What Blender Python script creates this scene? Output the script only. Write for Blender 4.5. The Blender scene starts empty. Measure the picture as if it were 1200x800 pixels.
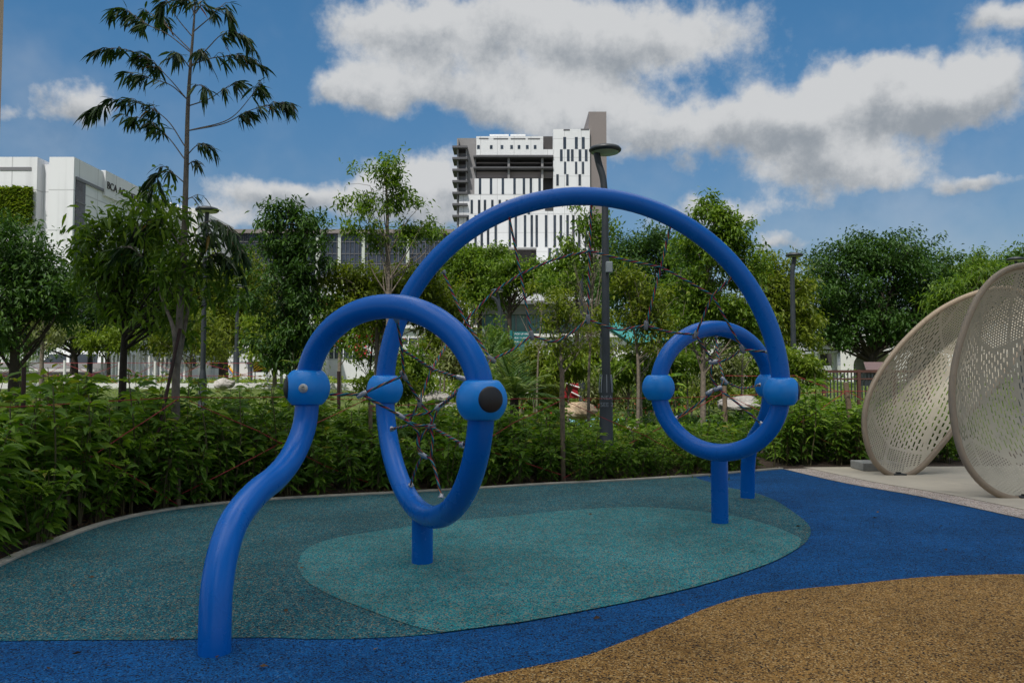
import bpy, math, random
import numpy as np
from mathutils import Vector, noise
R = math.radians
random.seed(7); rng = np.random.default_rng(7)
sc = bpy.context.scene
col = sc.collection

# ---------------------------------------------------------------- camera, sky, sun
H = 1.4; F = 933.33; TH = math.atan(42/F); CT, ST = math.cos(TH), math.sin(TH)
cam = bpy.data.cameras.new('camera'); cam.lens = 28.0; cam.sensor_width = 36.0
cam.clip_start = .05; cam.clip_end = 2000
co = bpy.data.objects.new('camera', cam); col.objects.link(co)
co.location = (0, 0, H); co.rotation_euler = (R(90)+TH, 0, 0)
sc.camera = co
SUN_EL, SUN_AZ = R(56), R(203)      # azimuth clockwise from +Y
world = bpy.data.worlds.new('World'); sc.world = world; world.use_nodes = True
sun = bpy.data.lights.new('sun', 'SUN'); sun.energy = 2.6; sun.angle = R(1.5); sun.color = (1, .95, .87)
so = bpy.data.objects.new('sun', sun); col.objects.link(so)
sd = Vector((math.sin(SUN_AZ)*math.cos(SUN_EL), math.cos(SUN_AZ)*math.cos(SUN_EL), math.sin(SUN_EL)))
so.rotation_euler = sd.to_track_quat('Z', 'Y').to_euler()
sc.view_settings.view_transform = 'Standard'; sc.view_settings.look = 'None'
sc.view_settings.exposure = 0.55; sc.view_settings.gamma = 1.0
sc.view_settings.use_curve_mapping = False
sc.cycles.max_bounces = 6; sc.cycles.transparent_max_bounces = 12; sc.cycles.diffuse_bounces = 3

class NT:
    "small node-tree helper"
    def __init__(s, tree): s.t = tree; s.n = tree.nodes; s.l = tree.links
    def new(s, typ, **kw):
        n = s.n.new(typ)
        for k, v in kw.items():
            if k.startswith('_'): setattr(n, k[1:], v)
        return n
    def put(s, sock, v):
        if isinstance(v, bpy.types.NodeSocket): s.l.new(v, sock)
        elif v is not None: sock.default_value = v
    def m(s, op, a, b=None, c=None, clamp=False):
        n = s.n.new('ShaderNodeMath'); n.operation = op; n.use_clamp = clamp
        for i, v in enumerate((a, b, c)):
            if v is not None: s.put(n.inputs[i], v)
        return n.outputs[0]
    def vm(s, op, a, b=None):
        n = s.n.new('ShaderNodeVectorMath'); n.operation = op
        s.put(n.inputs[0], a)
        if b is not None: s.put(n.inputs[1], b)
        return n.outputs[0]
    def mix(s, f, a, b, typ='RGBA', blend='MIX'):
        n = s.n.new('ShaderNodeMix'); n.data_type = typ; n.blend_type = blend
        s.put(n.inputs[0], f)
        i = {'RGBA': (6, 7, 2), 'FLOAT': (2, 3, 0)}[typ]
        s.put(n.inputs[i[0]], a); s.put(n.inputs[i[1]], b)
        return n.outputs[i[2]]
    def noise(s, vec, scale, detail=4, rough=.5, dim='3D', dist=0):
        n = s.n.new('ShaderNodeTexNoise'); n.noise_dimensions = dim
        if vec is not None: s.l.new(vec, n.inputs['Vector'])
        n.inputs['Scale'].default_value = scale; n.inputs['Detail'].default_value = detail
        n.inputs['Roughness'].default_value = rough; n.inputs['Distortion'].default_value = dist
        return n.outputs[0]
    def ramp(s, f, stops, interp='LINEAR'):
        n = s.n.new('ShaderNodeValToRGB'); n.color_ramp.interpolation = interp
        e = n.color_ramp.elements
        while len(e) < len(stops): e.new(.5)
        for i, (p, c) in enumerate(stops):
            e[i].position = p; e[i].color = (*c, 1) if len(c) == 3 else c
        s.put(n.inputs[0], f)
        return n.outputs[0]
    def maprange(s, v, a, b, c=0, d=1, smooth=True):
        n = s.n.new('ShaderNodeMapRange')
        if smooth: n.interpolation_type = 'SMOOTHSTEP'
        s.put(n.inputs[0], v)
        for i, q in enumerate((a, b, c, d)): s.put(n.inputs[i+1], q)
        return n.outputs[0]

def build_world():
    w = NT(world.node_tree); w.n.clear()
    tc = w.new('ShaderNodeTexCoord').outputs['Generated']
    sky = w.new('ShaderNodeTexSky', _sky_type='NISHITA', _sun_disc=False, _sun_elevation=SUN_EL, _sun_rotation=SUN_AZ,
                _air_density=1.0, _dust_density=.6, _ozone_density=2.2)
    sep = w.new('ShaderNodeSeparateXYZ'); w.l.new(tc, sep.inputs[0])
    x, y, z = sep.outputs
    az = w.m('ARCTAN2', x, y); el = w.m('ARCSINE', z)
    # warp of the cloud outlines
    wn = w.new('ShaderNodeTexNoise'); w.l.new(tc, wn.inputs['Vector']); wn.inputs['Scale'].default_value = 9; wn.inputs['Detail'].default_value = 5; wn.inputs['Roughness'].default_value = .55
    ws = w.new('ShaderNodeSeparateXYZ'); w.l.new(wn.outputs['Color'], ws.inputs[0])
    az2 = w.m('MULTIPLY_ADD', w.m('SUBTRACT', ws.outputs[0], .5), .14, az)
    el2 = w.m('MULTIPLY_ADD', w.m('SUBTRACT', ws.outputs[1], .5), .10, el)
    blobs = [  # azimuth, elevation, half width, half height, strength (degrees)
        *CLOUDS]
    dens = None; core = None
    for a, e, rx, ry, s in blobs:
        u = w.m('DIVIDE', w.m('SUBTRACT', az2, R(a)), R(rx)); v = w.m('DIVIDE', w.m('SUBTRACT', el2, R(e)), R(ry))
        r2 = w.m('ADD', w.m('MULTIPLY', u, u), w.m('MULTIPLY', v, v))
        g = w.m('MULTIPLY', w.m('EXPONENT', w.m('MULTIPLY', r2, -1.0)), s)
        dens = g if dens is None else w.m('ADD', dens, g)
        k = w.m('MULTIPLY', g, w.m('MULTIPLY', v, -1.0))       # thick, flat undersides are greyer
        core = k if core is None else w.m('ADD', core, k)
    # broken cloud over the rest of the dome, away from the photographed part
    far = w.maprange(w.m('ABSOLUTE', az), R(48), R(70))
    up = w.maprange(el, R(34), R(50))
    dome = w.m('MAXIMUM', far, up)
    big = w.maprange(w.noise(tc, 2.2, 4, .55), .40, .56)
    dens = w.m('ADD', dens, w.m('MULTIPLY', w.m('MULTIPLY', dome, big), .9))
    n1 = w.noise(tc, 6.2, 10, .64); n2 = w.noise(tc, 21, 7, .62)
    nn = w.m('ADD', w.m('MULTIPLY', w.m('SUBTRACT', n1, .5), 2.5), w.m('MULTIPLY', w.m('SUBTRACT', n2, .5), .95))
    d2 = w.m('ADD', dens, nn)
    mask = w.maprange(d2, .30, 1.0)
    # thin high veil
    veil = w.maprange(w.noise(tc, 3.5, 5, .6), .42, .75, 0, .26)
    mask = w.m('MAXIMUM', mask, veil)
    grey = w.m('ADD', w.m('MULTIPLY', core, .75), w.m('MULTIPLY', w.m('SUBTRACT', w.noise(tc, 13, 8, .66), .43), 2.2))
    grey = w.maprange(grey, -.10, .95)
    cc = w.mix(grey, (*CLOUD_WHITE, 1), (*CLOUD_GREY, 1))
    cc = w.mix(w.maprange(el, R(32), R(62)), cc, w.mix(1.0, cc, (4.9, 4.6, 4.1, 1), blend='MULTIPLY'))   # overhead cloud out of view boosted and warmed to add light on the foreground
    skyc = w.mix(1.0, sky.outputs[0], (*SKY_TINT, 1), blend='MULTIPLY')
    skyc = w.mix(w.maprange(el, R(-2), R(28)), w.mix(1.0, skyc, (1.32, .66, .57, 1), blend='MULTIPLY'), skyc)
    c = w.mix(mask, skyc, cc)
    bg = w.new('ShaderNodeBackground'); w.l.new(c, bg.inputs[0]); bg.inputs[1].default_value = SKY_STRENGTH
    out = w.new('ShaderNodeOutputWorld'); w.l.new(bg.outputs[0], out.inputs[0])
SKY_STRENGTH = .092
SKY_TINT = (.36, .69, .82)
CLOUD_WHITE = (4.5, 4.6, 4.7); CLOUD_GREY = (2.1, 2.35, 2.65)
def cl(px, py, rx, ry, s=1.0):
    "cloud centre given by where it stands in the sky of the view, as azimuth / elevation"
    u = (px-600)/F; v = (400-py)/F
    X, Y, Z = u, CT-ST*v, ST+CT*v
    L = math.sqrt(X*X+Y*Y+Z*Z)
    return (math.degrees(math.atan2(X, Y)), math.degrees(math.asin(Z/L)), rx/F*57.3*.95, ry/F*57.3*.95, s)
CLOUDS = [cl(84,120,44,26,1.1), cl(-4,118,20,12,.8), cl(460,30,80,40,1.05), cl(610,30,130,50,1.25), cl(760,45,120,45,1.2), cl(415,112,60,26,1.0),
          cl(540,112,100,34,1.0), cl(690,135,110,34,1.1), cl(830,145,110,40,1.15), cl(950,145,90,40,1.1), cl(1050,105,90,36,1.1), cl(1140,115,90,34,1.2),
          cl(1010,192,100,22,.95), cl(1150,203,60,14,.95), cl(320,228,75,22,1.15), cl(440,232,70,30,1.1), cl(515,225,60,45,1.15),
          cl(860,246,80,26,1.25), cl(920,285,60,16,.95), cl(1185,8,40,18,1.0), cl(240,262,60,16,.8)]
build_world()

# ---------------------------------------------------------------- helpers
def P(px, py, d):
    u = (px-600)/F; v = (400-py)/F
    Y = CT-ST*v; k = d/Y
    return Vector((u*k, d, H+(ST+CT*v)*k))
def G(px, py, z=0.0):
    u = (px-600)/F; v = (400-py)/F
    Y = CT-ST*v; Z = ST+CT*v; k = (z-H)/Z
    return Vector((u*k, Y*k, z))
def S(px, d): return px*d/F
def smooth(a, b, x):
    t = min(1, max(0, (x-a)/(b-a))); return t*t*(3-2*t)
def terrain(x, y):
    if y < 9: return 0.0
    px = x/max(y, 1)*F+600
    wl = 1-smooth(400, 600, px)
    l = smooth(13.5, 27, y)*1.08
    r = smooth(22, 42, y)*1.05
    t = wl*l+(1-wl)*r
    return t + smooth(45, 90, y)*.15

def tag(o, label=None, cat=None, group=None, kind=None):
    if label: o['label'] = label
    if cat: o['category'] = cat
    if group: o['group'] = group
    if kind: o['kind'] = kind
    return o
def thing(name, label, cat, loc=(0, 0, 0), group=None):
    o = bpy.data.objects.new(name, None); o.empty_display_size = .2
    col.objects.link(o); o.location = loc
    return tag(o, label, cat, group)

class MB:
    def __init__(s): s.v = []; s.f = []; s.uv = None; s.sm = []
    def add(s, vs, fs, smooth=False):
        b = len(s.v); s.v += [tuple(v) for v in vs]
        s.f += [tuple(i+b for i in f) for f in fs]; s.sm += [smooth]*len(fs)
        return s
    def box(s, a, b):
        (x0, y0, z0), (x1, y1, z1) = a, b
        x0, x1 = min(x0, x1), max(x0, x1); y0, y1 = min(y0, y1), max(y0, y1); z0, z1 = min(z0, z1), max(z0, z1)
        return s.add([(x0,y0,z0),(x1,y0,z0),(x1,y1,z0),(x0,y1,z0),(x0,y0,z1),(x1,y0,z1),(x1,y1,z1),(x0,y1,z1)],
                     [(0,3,2,1),(4,5,6,7),(0,1,5,4),(1,2,6,5),(2,3,7,6),(3,0,4,7)])
    def fbox(s, x0, y0, x1, y1, d, t, front=0):
        "box whose front face shows between two picture corners at distance d"
        a = P(x0, y1, d); b = P(x1, y0, d)
        return s.box((a.x, d-front, a.z), (b.x, d+t, b.z))
    def tube(s, pts, r, n=10, caps=True, smooth=True):
        pts = [Vector(p) for p in pts]; N = len(pts)
        if not hasattr(r, '__len__'): r = [r]*N
        T = [(pts[min(i+1, N-1)]-pts[max(i-1, 0)]).normalized() for i in range(N)]
        up = Vector((0, 0, 1)) if abs(T[0].z) < .9 else Vector((1, 0, 0))
        u = T[0].cross(up).normalized()
        vs = []; s_uv = []
        for i in range(N):
            if i: u = (u-T[i]*u.dot(T[i])).normalized()
            w = T[i].cross(u)
            for k in range(n):
                a = 2*math.pi*k/n
                vs.append(pts[i]+(u*math.cos(a)+w*math.sin(a))*r[i])
        fs = [(i*n+k, i*n+(k+1) % n, (i+1)*n+(k+1) % n, (i+1)*n+k) for i in range(N-1) for k in range(n)]
        s.add(vs, fs, smooth)
        if caps: s.add([v for v in vs[:n]], [tuple(range(n-1, -1, -1))]); s.add(vs[-n:], [tuple(range(n))])
        return s
    def lathe(s, prof, c=(0, 0, 0), axis=(0, 0, 1), n=32, smooth=True):
        ax = Vector(axis).normalized(); q = Vector((0, 0, 1)).rotation_difference(ax); c = Vector(c)
        vs = [c+q @ Vector((r*math.cos(2*math.pi*k/n), r*math.sin(2*math.pi*k/n), z)) for r, z in prof for k in range(n)]
        fs = [(i*n+k, i*n+(k+1) % n, (i+1)*n+(k+1) % n, (i+1)*n+k) for i in range(len(prof)-1) for k in range(n)]
        s.add(vs, fs, smooth)
        return s
    def prism(s, poly, z0, z1):
        n = len(poly)
        return s.add([(x, y, z0) for x, y in poly]+[(x, y, z1) for x, y in poly],
                     [tuple(range(n-1, -1, -1)), tuple(range(n, 2*n))]+[(i, (i+1) % n, n+(i+1) % n, n+i) for i in range(n)])
    def build(s, name, mat, parent=None, bevel=0, origin=None):
        me = bpy.data.meshes.new(name)
        org = Vector(origin) if origin is not None else Vector((0, 0, 0))
        me.from_pydata([tuple(Vector(v)-org) for v in s.v], [], s.f); me.update()
        me.polygons.foreach_set('use_smooth', s.sm)
        if mat: me.materials.append(mat)
        o = bpy.data.objects.new(name, me); col.objects.link(o); o.location = org
        if parent is not None: setparent(o, parent)
        if bevel:
            m = o.modifiers.new('bevel', 'BEVEL'); m.width = bevel; m.segments = 2; m.limit_method = 'ANGLE'
        return o
def wloc(o):
    v = Vector(o.location)
    while o.parent: o = o.parent; v = v+Vector(o.location)
    return v
def setparent(o, p):
    o.location = Vector(o.location)-wloc(p); o.parent = p
def smoothpath(pts, n=8):
    "Catmull-Rom through the points"
    pts = [Vector(p) for p in pts]; out = []
    Q = [2*pts[0]-pts[1]]+pts+[2*pts[-1]-pts[-2]]
    for i in range(1, len(Q)-2):
        a, b, c, d = Q[i-1:i+3]
        for k in range(n):
            t = k/n
            out.append(.5*((2*b)+(c-a)*t+(2*a-5*b+4*c-d)*t*t+(3*b-a-3*c+d)*t**3))
    out.append(pts[-1]); return out

# ---------------------------------------------------------------- materials
def mat(name, base, rough=.6, metal=0, var=.0, vscale=3, bump=0, bscale=60, spec=None, bdist=.002, stain=None):
    m = bpy.data.materials.new(name); m.use_nodes = True; w = NT(m.node_tree)
    b = w.n['Principled BSDF']; b.inputs['Roughness'].default_value = rough; b.inputs['Metallic'].default_value = metal
    if spec is not None: b.inputs['Specular IOR Level'].default_value = spec
    tc = w.new('ShaderNodeTexCoord').outputs['Object']
    if var:
        n = w.noise(tc, vscale, 6, .6)
        lo = tuple(c*(1-var) for c in base); hi = tuple(min(1, c*(1+var)) for c in base)
        c = w.ramp(n, [(.3, lo), (.7, hi)])
        if stain:
            c = w.mix(w.maprange(w.noise(tc, stain[1], 5, .65), .55, .75, 0, stain[2]), c, (*stain[0], 1))
        w.l.new(c, b.inputs['Base Color'])
        w.l.new(w.maprange(n, .3, .7, rough*.85, min(1, rough*1.15)), b.inputs['Roughness'])
    else: b.inputs['Base Color'].default_value = (*base, 1)
    if bump:
        bn = w.new('ShaderNodeBump'); bn.inputs['Strength'].default_value = bump; bn.inputs['Distance'].default_value = bdist
        w.l.new(w.noise(tc, bscale, 4, .6), bn.inputs['Height']); w.l.new(bn.outputs[0], b.inputs['Normal'])
    return m
def granules(name, cols, scale=150, patch=.17):
    "bonded rubber crumb: small cells, each of one colour"
    m = bpy.data.materials.new(name); m.use_nodes = True; w = NT(m.node_tree)
    b = w.n['Principled BSDF']; b.inputs['Roughness'].default_value = .85; b.inputs['Specular IOR Level'].default_value = .12
    tc = w.new('ShaderNodeTexCoord').outputs['Object']
    v = w.new('ShaderNodeTexVoronoi'); w.l.new(tc, v.inputs['Vector']); v.inputs['Scale'].default_value = scale
    sp = w.new('ShaderNodeSeparateXYZ'); w.l.new(v.outputs['Color'], sp.inputs[0])
    stops = []; acc = 0; tot = sum(k for k, _ in cols)
    for k, c in cols: stops.append((acc/tot, c)); acc += k
    c = w.ramp(sp.outputs[0], stops, 'CONSTANT')
    big = w.noise(tc, .9, 5, .6); mid = w.noise(tc, 9, 4, .6)
    k = w.m('ADD', w.maprange(big, .3, .7, 1-patch, 1+patch), w.maprange(mid, .3, .7, -patch*.7, patch*.7))
    vv = w.new('ShaderNodeCombineXYZ')
    for i in range(3): w.l.new(k, vv.inputs[i])
    c = w.mix(1.0, c, vv.outputs[0], blend='MULTIPLY')
    w.l.new(c, b.inputs['Base Color'])
    bn = w.new('ShaderNodeBump'); bn.inputs['Strength'].default_value = .9; bn.inputs['Distance'].default_value = .003
    hgt = w.m('ADD', w.m('MULTIPLY', v.outputs['Distance'], -1.0), w.m('MULTIPLY', w.noise(tc, 400, 2, .5), .3))
    w.l.new(hgt, bn.inputs['Height']); w.l.new(bn.outputs[0], b.inputs['Normal'])
    return m
def panelmat(name, base, w_, h_):
    m = mat(name, base, .75); w = NT(m.node_tree); b = w.n['Principled BSDF']
    tc = w.new('ShaderNodeTexCoord').outputs['Object']; sp = w.new('ShaderNodeSeparateXYZ'); w.l.new(tc, sp.inputs[0])
    cb = w.new('ShaderNodeCombineXYZ'); w.l.new(w.m('ADD', sp.outputs[0], sp.outputs[1]), cb.inputs[0]); w.l.new(sp.outputs[2], cb.inputs[1])
    br = w.new('ShaderNodeTexBrick', _offset=0.0); w.l.new(cb.outputs[0], br.inputs['Vector'])
    br.inputs['Scale'].default_value = 1; br.inputs['Brick Width'].default_value = w_; br.inputs['Row Height'].default_value = h_
    br.inputs['Mortar Size'].default_value = .06; br.inputs['Bias'].default_value = 0
    br.inputs['Color1'].default_value = (*base, 1); br.inputs['Color2'].default_value = (*[c*.93 for c in base], 1); br.inputs['Mortar'].default_value = (*[c*.66 for c in base], 1)
    n = w.noise(tc, .16, 6, .65)
    st_ = w.new('ShaderNodeTexNoise'); mp = w.new('ShaderNodeMapping'); w.l.new(tc, mp.inputs[0]); mp.inputs['Scale'].default_value = (.9, .9, .05); w.l.new(mp.outputs[0], st_.inputs['Vector']); st_.inputs['Scale'].default_value = 1.2; st_.inputs['Detail'].default_value = 5
    c = w.mix(w.maprange(n, .45, .8, 0, .35), br.outputs[0], (*[c*.75 for c in base], 1)); c = w.mix(w.maprange(st_.outputs[0], .52, .75, 0, .45), c, (*[c*.68 for c in base], 1))
    w.l.new(c, b.inputs['Base Color']); return m
def leafmat(name, lo, mid, hi, trans=.35, rough=.45, odd=None):
    m = bpy.data.materials.new(name); m.use_nodes = True; w = NT(m.node_tree); w.n.clear()
    at = w.new('ShaderNodeAttribute', _attribute_name='leafvar')
    stops = [(0, lo), (.5, mid), (.93 if odd else 1, hi)]
    if odd: stops += [(.965, odd)]
    c = w.ramp(at.outputs['Fac'], stops)
    p = w.new('ShaderNodeBsdfPrincipled'); w.l.new(c, p.inputs['Base Color']); p.inputs['Roughness'].default_value = rough; p.inputs['Specular IOR Level'].default_value = .25
    t = w.new('ShaderNodeBsdfTranslucent')
    tcol = w.mix(1.0, c, (1.25, 1.35, .5, 1), blend='MULTIPLY'); w.l.new(tcol, t.inputs[0])
    mx = w.new('ShaderNodeMixShader'); mx.inputs[0].default_value = trans
    w.l.new(p.outputs[0], mx.inputs[1]); w.l.new(t.outputs[0], mx.inputs[2])
    o = w.new('ShaderNodeOutputMaterial'); w.l.new(mx.outputs[0], o.inputs[0])
    return m
def ropemat():
    m = bpy.data.materials.new('striped_rope'); m.use_nodes = True; w = NT(m.node_tree)
    b = w.n['Principled BSDF']; b.inputs['Roughness'].default_value = .8
    uv = w.new('ShaderNodeUVMap', _uv_map='uv').outputs[0]
    sp = w.new('ShaderNodeSeparateXYZ'); w.l.new(uv, sp.inputs[0])
    k = w.m('FRACT', w.m('ADD', sp.outputs[0], w.m('MULTIPLY', sp.outputs[1], 5.5)))
    c = w.ramp(k, [(0, (.015, .03, .08)), (.2, (.50, .03, .02)), (.36, (.01, .26, .30)), (.55, (.015, .03, .08)), (.72, (.60, .16, .02)), (.86, (.01, .24, .28))], 'CONSTANT')
    w.l.new(c, b.inputs['Base Color'])
    bn = w.new('ShaderNodeBump'); bn.inputs['Strength'].default_value = 1; bn.inputs['Distance'].default_value = .004
    w.l.new(w.m('ABSOLUTE', w.m('SINE', w.m('MULTIPLY', k, 18.85))), bn.inputs['Height']); w.l.new(bn.outputs[0], b.inputs['Normal'])
    return m
M = dict(
 pipe=mat('blue_powder_coat', (.001, .124, .50), .28, var=.06, vscale=2.5, spec=.28, bump=.05, bscale=90, stain=((.010, .11, .42), 5, .3)),
 clamp=mat('light_blue_plastic', (.002, .235, .72), .40, var=.04, vscale=9, bump=.05, bscale=150),
 cap=mat('black_rubber', (.012, .012, .014), .5, var=.2, vscale=20, bump=.2, bscale=200),
 silver=mat('silver_badge', (.55, .53, .48), .4, .6, var=.15, vscale=60),
 badgeink=mat('badge_engraving', (.16, .15, .13), .6),
 alu=mat('aluminium_ferrule', (.42, .42, .44), .42, .7, var=.2, vscale=50),
 greyplastic=mat('grey_rope_connector', (.19, .19, .20), .5, var=.25, vscale=60, bump=.3, bscale=200),
 rope=ropemat(),
 teal=granules('teal_rubber_granules', [(34, (.013, .098, .125)), (22, (.018, .155, .185)), (12, (.085, .125, .12)), (16, (.008, .040, .070)), (10, (.24, .20, .13)), (8, (.010, .012, .016))], 130),
 aqua=granules('aqua_rubber_granules', [(34, (.016, .175, .200)), (22, (.024, .255, .265)), (15, (.17, .22, .185)), (12, (.010, .085, .135)), (10, (.26, .22, .15)), (7, (.014, .016, .025))], 130),
 blue=granules('blue_rubber_granules', [(38, (.004, .062, .20)), (28, (.006, .095, .27)), (16, (.006, .038, .12)), (16, (.006, .010, .022)), (3, (.05, .13, .26))], 130, .18),
 tan=granules('tan_rubber_granules', [(34, (.265, .138, .038)), (22, (.345, .195, .06)), (16, (.12, .062, .022)), (16, (.022, .016, .014)), (10, (.46, .31, .14))], 130),
 kerb=mat('kerb_concrete', (.36, .33, .27), .85, var=.25, vscale=4, bump=.5, bscale=60, stain=((.12, .10, .06), 5, .7)),
 band=granules('pebble_wash', [(30, (.44, .36, .30)), (24, (.55, .46, .40)), (16, (.26, .19, .17)), (12, (.16, .14, .13)), (10, (.55, .52, .48))], 110),
 plaza=mat('plaza_concrete', (.50, .44, .35), .85, var=.14, vscale=1.2, bump=.4, bscale=90, stain=((.24, .21, .17), 1.3, .6)),
 block=mat('grey_step_block', (.30, .30, .285), .85, var=.25, vscale=5, bump=.5, bscale=40),
 soil=mat('dark_soil', (.045, .028, .018), .95, var=.55, vscale=14, bump=1, bscale=40, bdist=.03),
 grassground=mat('lawn_ground', (.085, .12, .018), .95, var=.35, vscale=3.0, bump=1, bscale=60, bdist=.03, stain=((.14, .14, .04), .8, .5)),
 path=mat('pale_path', (.42, .40, .37), .9, var=.2, vscale=.5, bump=.3, bscale=20),
 shell=None,
 rim=mat('tan_rim_paint', (.27, .205, .14), .5, var=.10, vscale=4, bump=.08, bscale=120, stain=((.13, .10, .07), 5, .5)),
 lamp=mat('charcoal_lamp_paint', (.022, .028, .034), .5, var=.15, vscale=5),
 lampglass=mat('lamp_diffuser', (.42, .45, .40), .35),
 lampbox=mat('grey_junction_box', (.20, .23, .24), .5, var=.1, vscale=10),
 letter=mat('pale_lettering', (.20, .22, .24), .6),
 bark=mat('grey_bark', (.17, .14, .11), .95, var=.35, vscale=16, bump=1, bscale=30, bdist=.012),
 darkbark=mat('dark_bark', (.035, .026, .02), .95, var=.4, vscale=10, bump=1, bscale=25, bdist=.012),
 stem=mat('green_brown_stem', (.10, .085, .035), .8, var=.4, vscale=20),
 stake=mat('weathered_wood', (.16, .115, .075), .9, var=.35, vscale=18, bump=.6, bscale=60),
 darkstake=mat('dark_wood_stake', (.045, .022, .018), .85, var=.3, vscale=18),
 string=mat('red_string', (.26, .012, .02), .7, var=.2, vscale=15),
 white=mat('white_paint', (.74, .75, .77), .7, var=.05, vscale=.5), facade=panelmat('white_facade_panels', (.66, .67, .69), 3.2, 3.6),
 offwhite=mat('offwhite_render', (.62, .62, .61), .8, var=.08, vscale=.2, stain=((.42, .42, .41), .2, .5)),
 grey=mat('grey_concrete', (.22, .215, .22), .85, var=.12, vscale=.3),
 taupe=mat('taupe_cladding', (.19, .165, .16), .75, var=.08, vscale=.25),
 slab=mat('dark_grey_slab', (.09, .09, .10), .8, var=.15, vscale=.5),
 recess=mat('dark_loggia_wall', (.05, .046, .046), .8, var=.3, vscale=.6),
 glass=mat('dark_window_glass', (.035, .045, .06), .12, var=.5, vscale=.45),
 tealglass=mat('green_tinted_glass', (.06, .15, .15), .15, var=.4, vscale=.4),
 greyglass=mat('smoked_facade_glass', (.038, .046, .065), .2, var=.5, vscale=.5),
 mullion=mat('facade_mullion', (.15, .15, .16), .5),
 beige=mat('beige_wall_render', (.45, .33, .24), .8, var=.05, vscale=.5),
 tealpanel=mat('teal_sheet_roof', (.012, .20, .19), .55, var=.2, vscale=1.5),
 signgreen=mat('teal_sign_face', (.005, .13, .14), .5),
 rock=mat('tan_boulder', (.40, .30, .20), .9, var=.3, vscale=2.5, bump=1, bscale=10, bdist=.05, stain=((.62, .56, .48), 3, .9)),
 greyrock=mat('grey_boulder', (.34, .32, .30), .9, var=.3, vscale=2.5, bump=1, bscale=10, bdist=.05),
 red=mat('red_paint', (.30, .012, .02), .5, var=.1, vscale=5),
 yellow=mat('yellow_reflective', (.75, .48, .02), .5), black=mat('black_paint', (.02, .02, .02), .5),
 orange=mat('orange_paint', (.65, .12, .03), .5), skyblue=mat('sky_blue_paint', (.08, .30, .50), .6, var=.1, vscale=3),
 brown=mat('brown_fence_paint', (.075, .03, .022), .6, var=.2, vscale=5), brownroof=mat('brown_metal_lid', (.11, .065, .06), .5, var=.1, vscale=2),
 pond=mat('pale_blue_rubber', (.16, .36, .46), .85, var=.12, vscale=2),
)
L = dict(
 hedge=leafmat('hedge_leaves', (.034, .085, .010), (.095, .185, .018), (.230, .340, .030), .40, .5, (.26, .25, .03)),
 deep=leafmat('deep_green_leaves', (.016, .044, .010), (.038, .090, .016), (.085, .165, .024), .3),
 mid=leafmat('mid_green_leaves', (.036, .082, .011), (.100, .175, .018), (.21, .29, .032), .44),
 lime=leafmat('lime_leaves', (.065, .11, .012), (.14, .21, .02), (.27, .32, .04), .42),
 olive=leafmat('olive_leaves', (.044, .076, .012), (.130, .175, .018), (.25, .28, .03), .44),
 pale=leafmat('pale_grey_green_leaves', (.08, .10, .04), (.16, .19, .07), (.28, .30, .12), .35),
 droop=leafmat('drooping_leaves', (.010, .030, .008), (.024, .058, .012), (.07, .12, .02), .28, .4, (.30, .08, .015)),
 red=leafmat('red_flowers', (.35, .02, .03), (.55, .03, .05), (.65, .08, .08), .2),
 orange=leafmat('orange_flowers', (.50, .09, .04), (.62, .16, .06), (.70, .30, .15), .2),
 frond=leafmat('palm_fronds', (.03, .07, .02), (.07, .14, .03), (.20, .24, .07), .3),
)

# ---------------------------------------------------------------- foliage
def mesh_np(name, V, faces, sizes, material, parent=None, leafvar=None, smooth=False, origin=None):
    me = bpy.data.meshes.new(name)
    V = np.asarray(V, dtype=np.float32)
    org = np.array(origin, dtype=np.float32) if origin is not None else np.zeros(3, np.float32)
    V = V-org
    me.vertices.add(len(V)); me.vertices.foreach_set('co', V.ravel())
    faces = np.asarray(faces, dtype=np.int32).ravel(); sizes = np.asarray(sizes, dtype=np.int32)
    me.loops.add(len(faces)); me.loops.foreach_set('vertex_index', faces)
    me.polygons.add(len(sizes)); me.polygons.foreach_set('loop_start', np.concatenate([[0], np.cumsum(sizes)[:-1]]).astype(np.int32))
    me.polygons.foreach_set('use_smooth', np.full(len(sizes), smooth))
    if leafvar is not None:
        a = me.attributes.new('leafvar', 'FLOAT', 'FACE'); a.data.foreach_set('value', np.asarray(leafvar, dtype=np.float32))
    me.update(calc_edges=True); me.validate()
    me.materials.append(material)
    o = bpy.data.objects.new(name, me); col.objects.link(o); o.location = [float(q) for q in org]
    if parent is not None: setparent(o, parent)
    return o
def unit(a): return a/np.maximum(np.linalg.norm(a, axis=1, keepdims=True), 1e-9)
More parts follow.
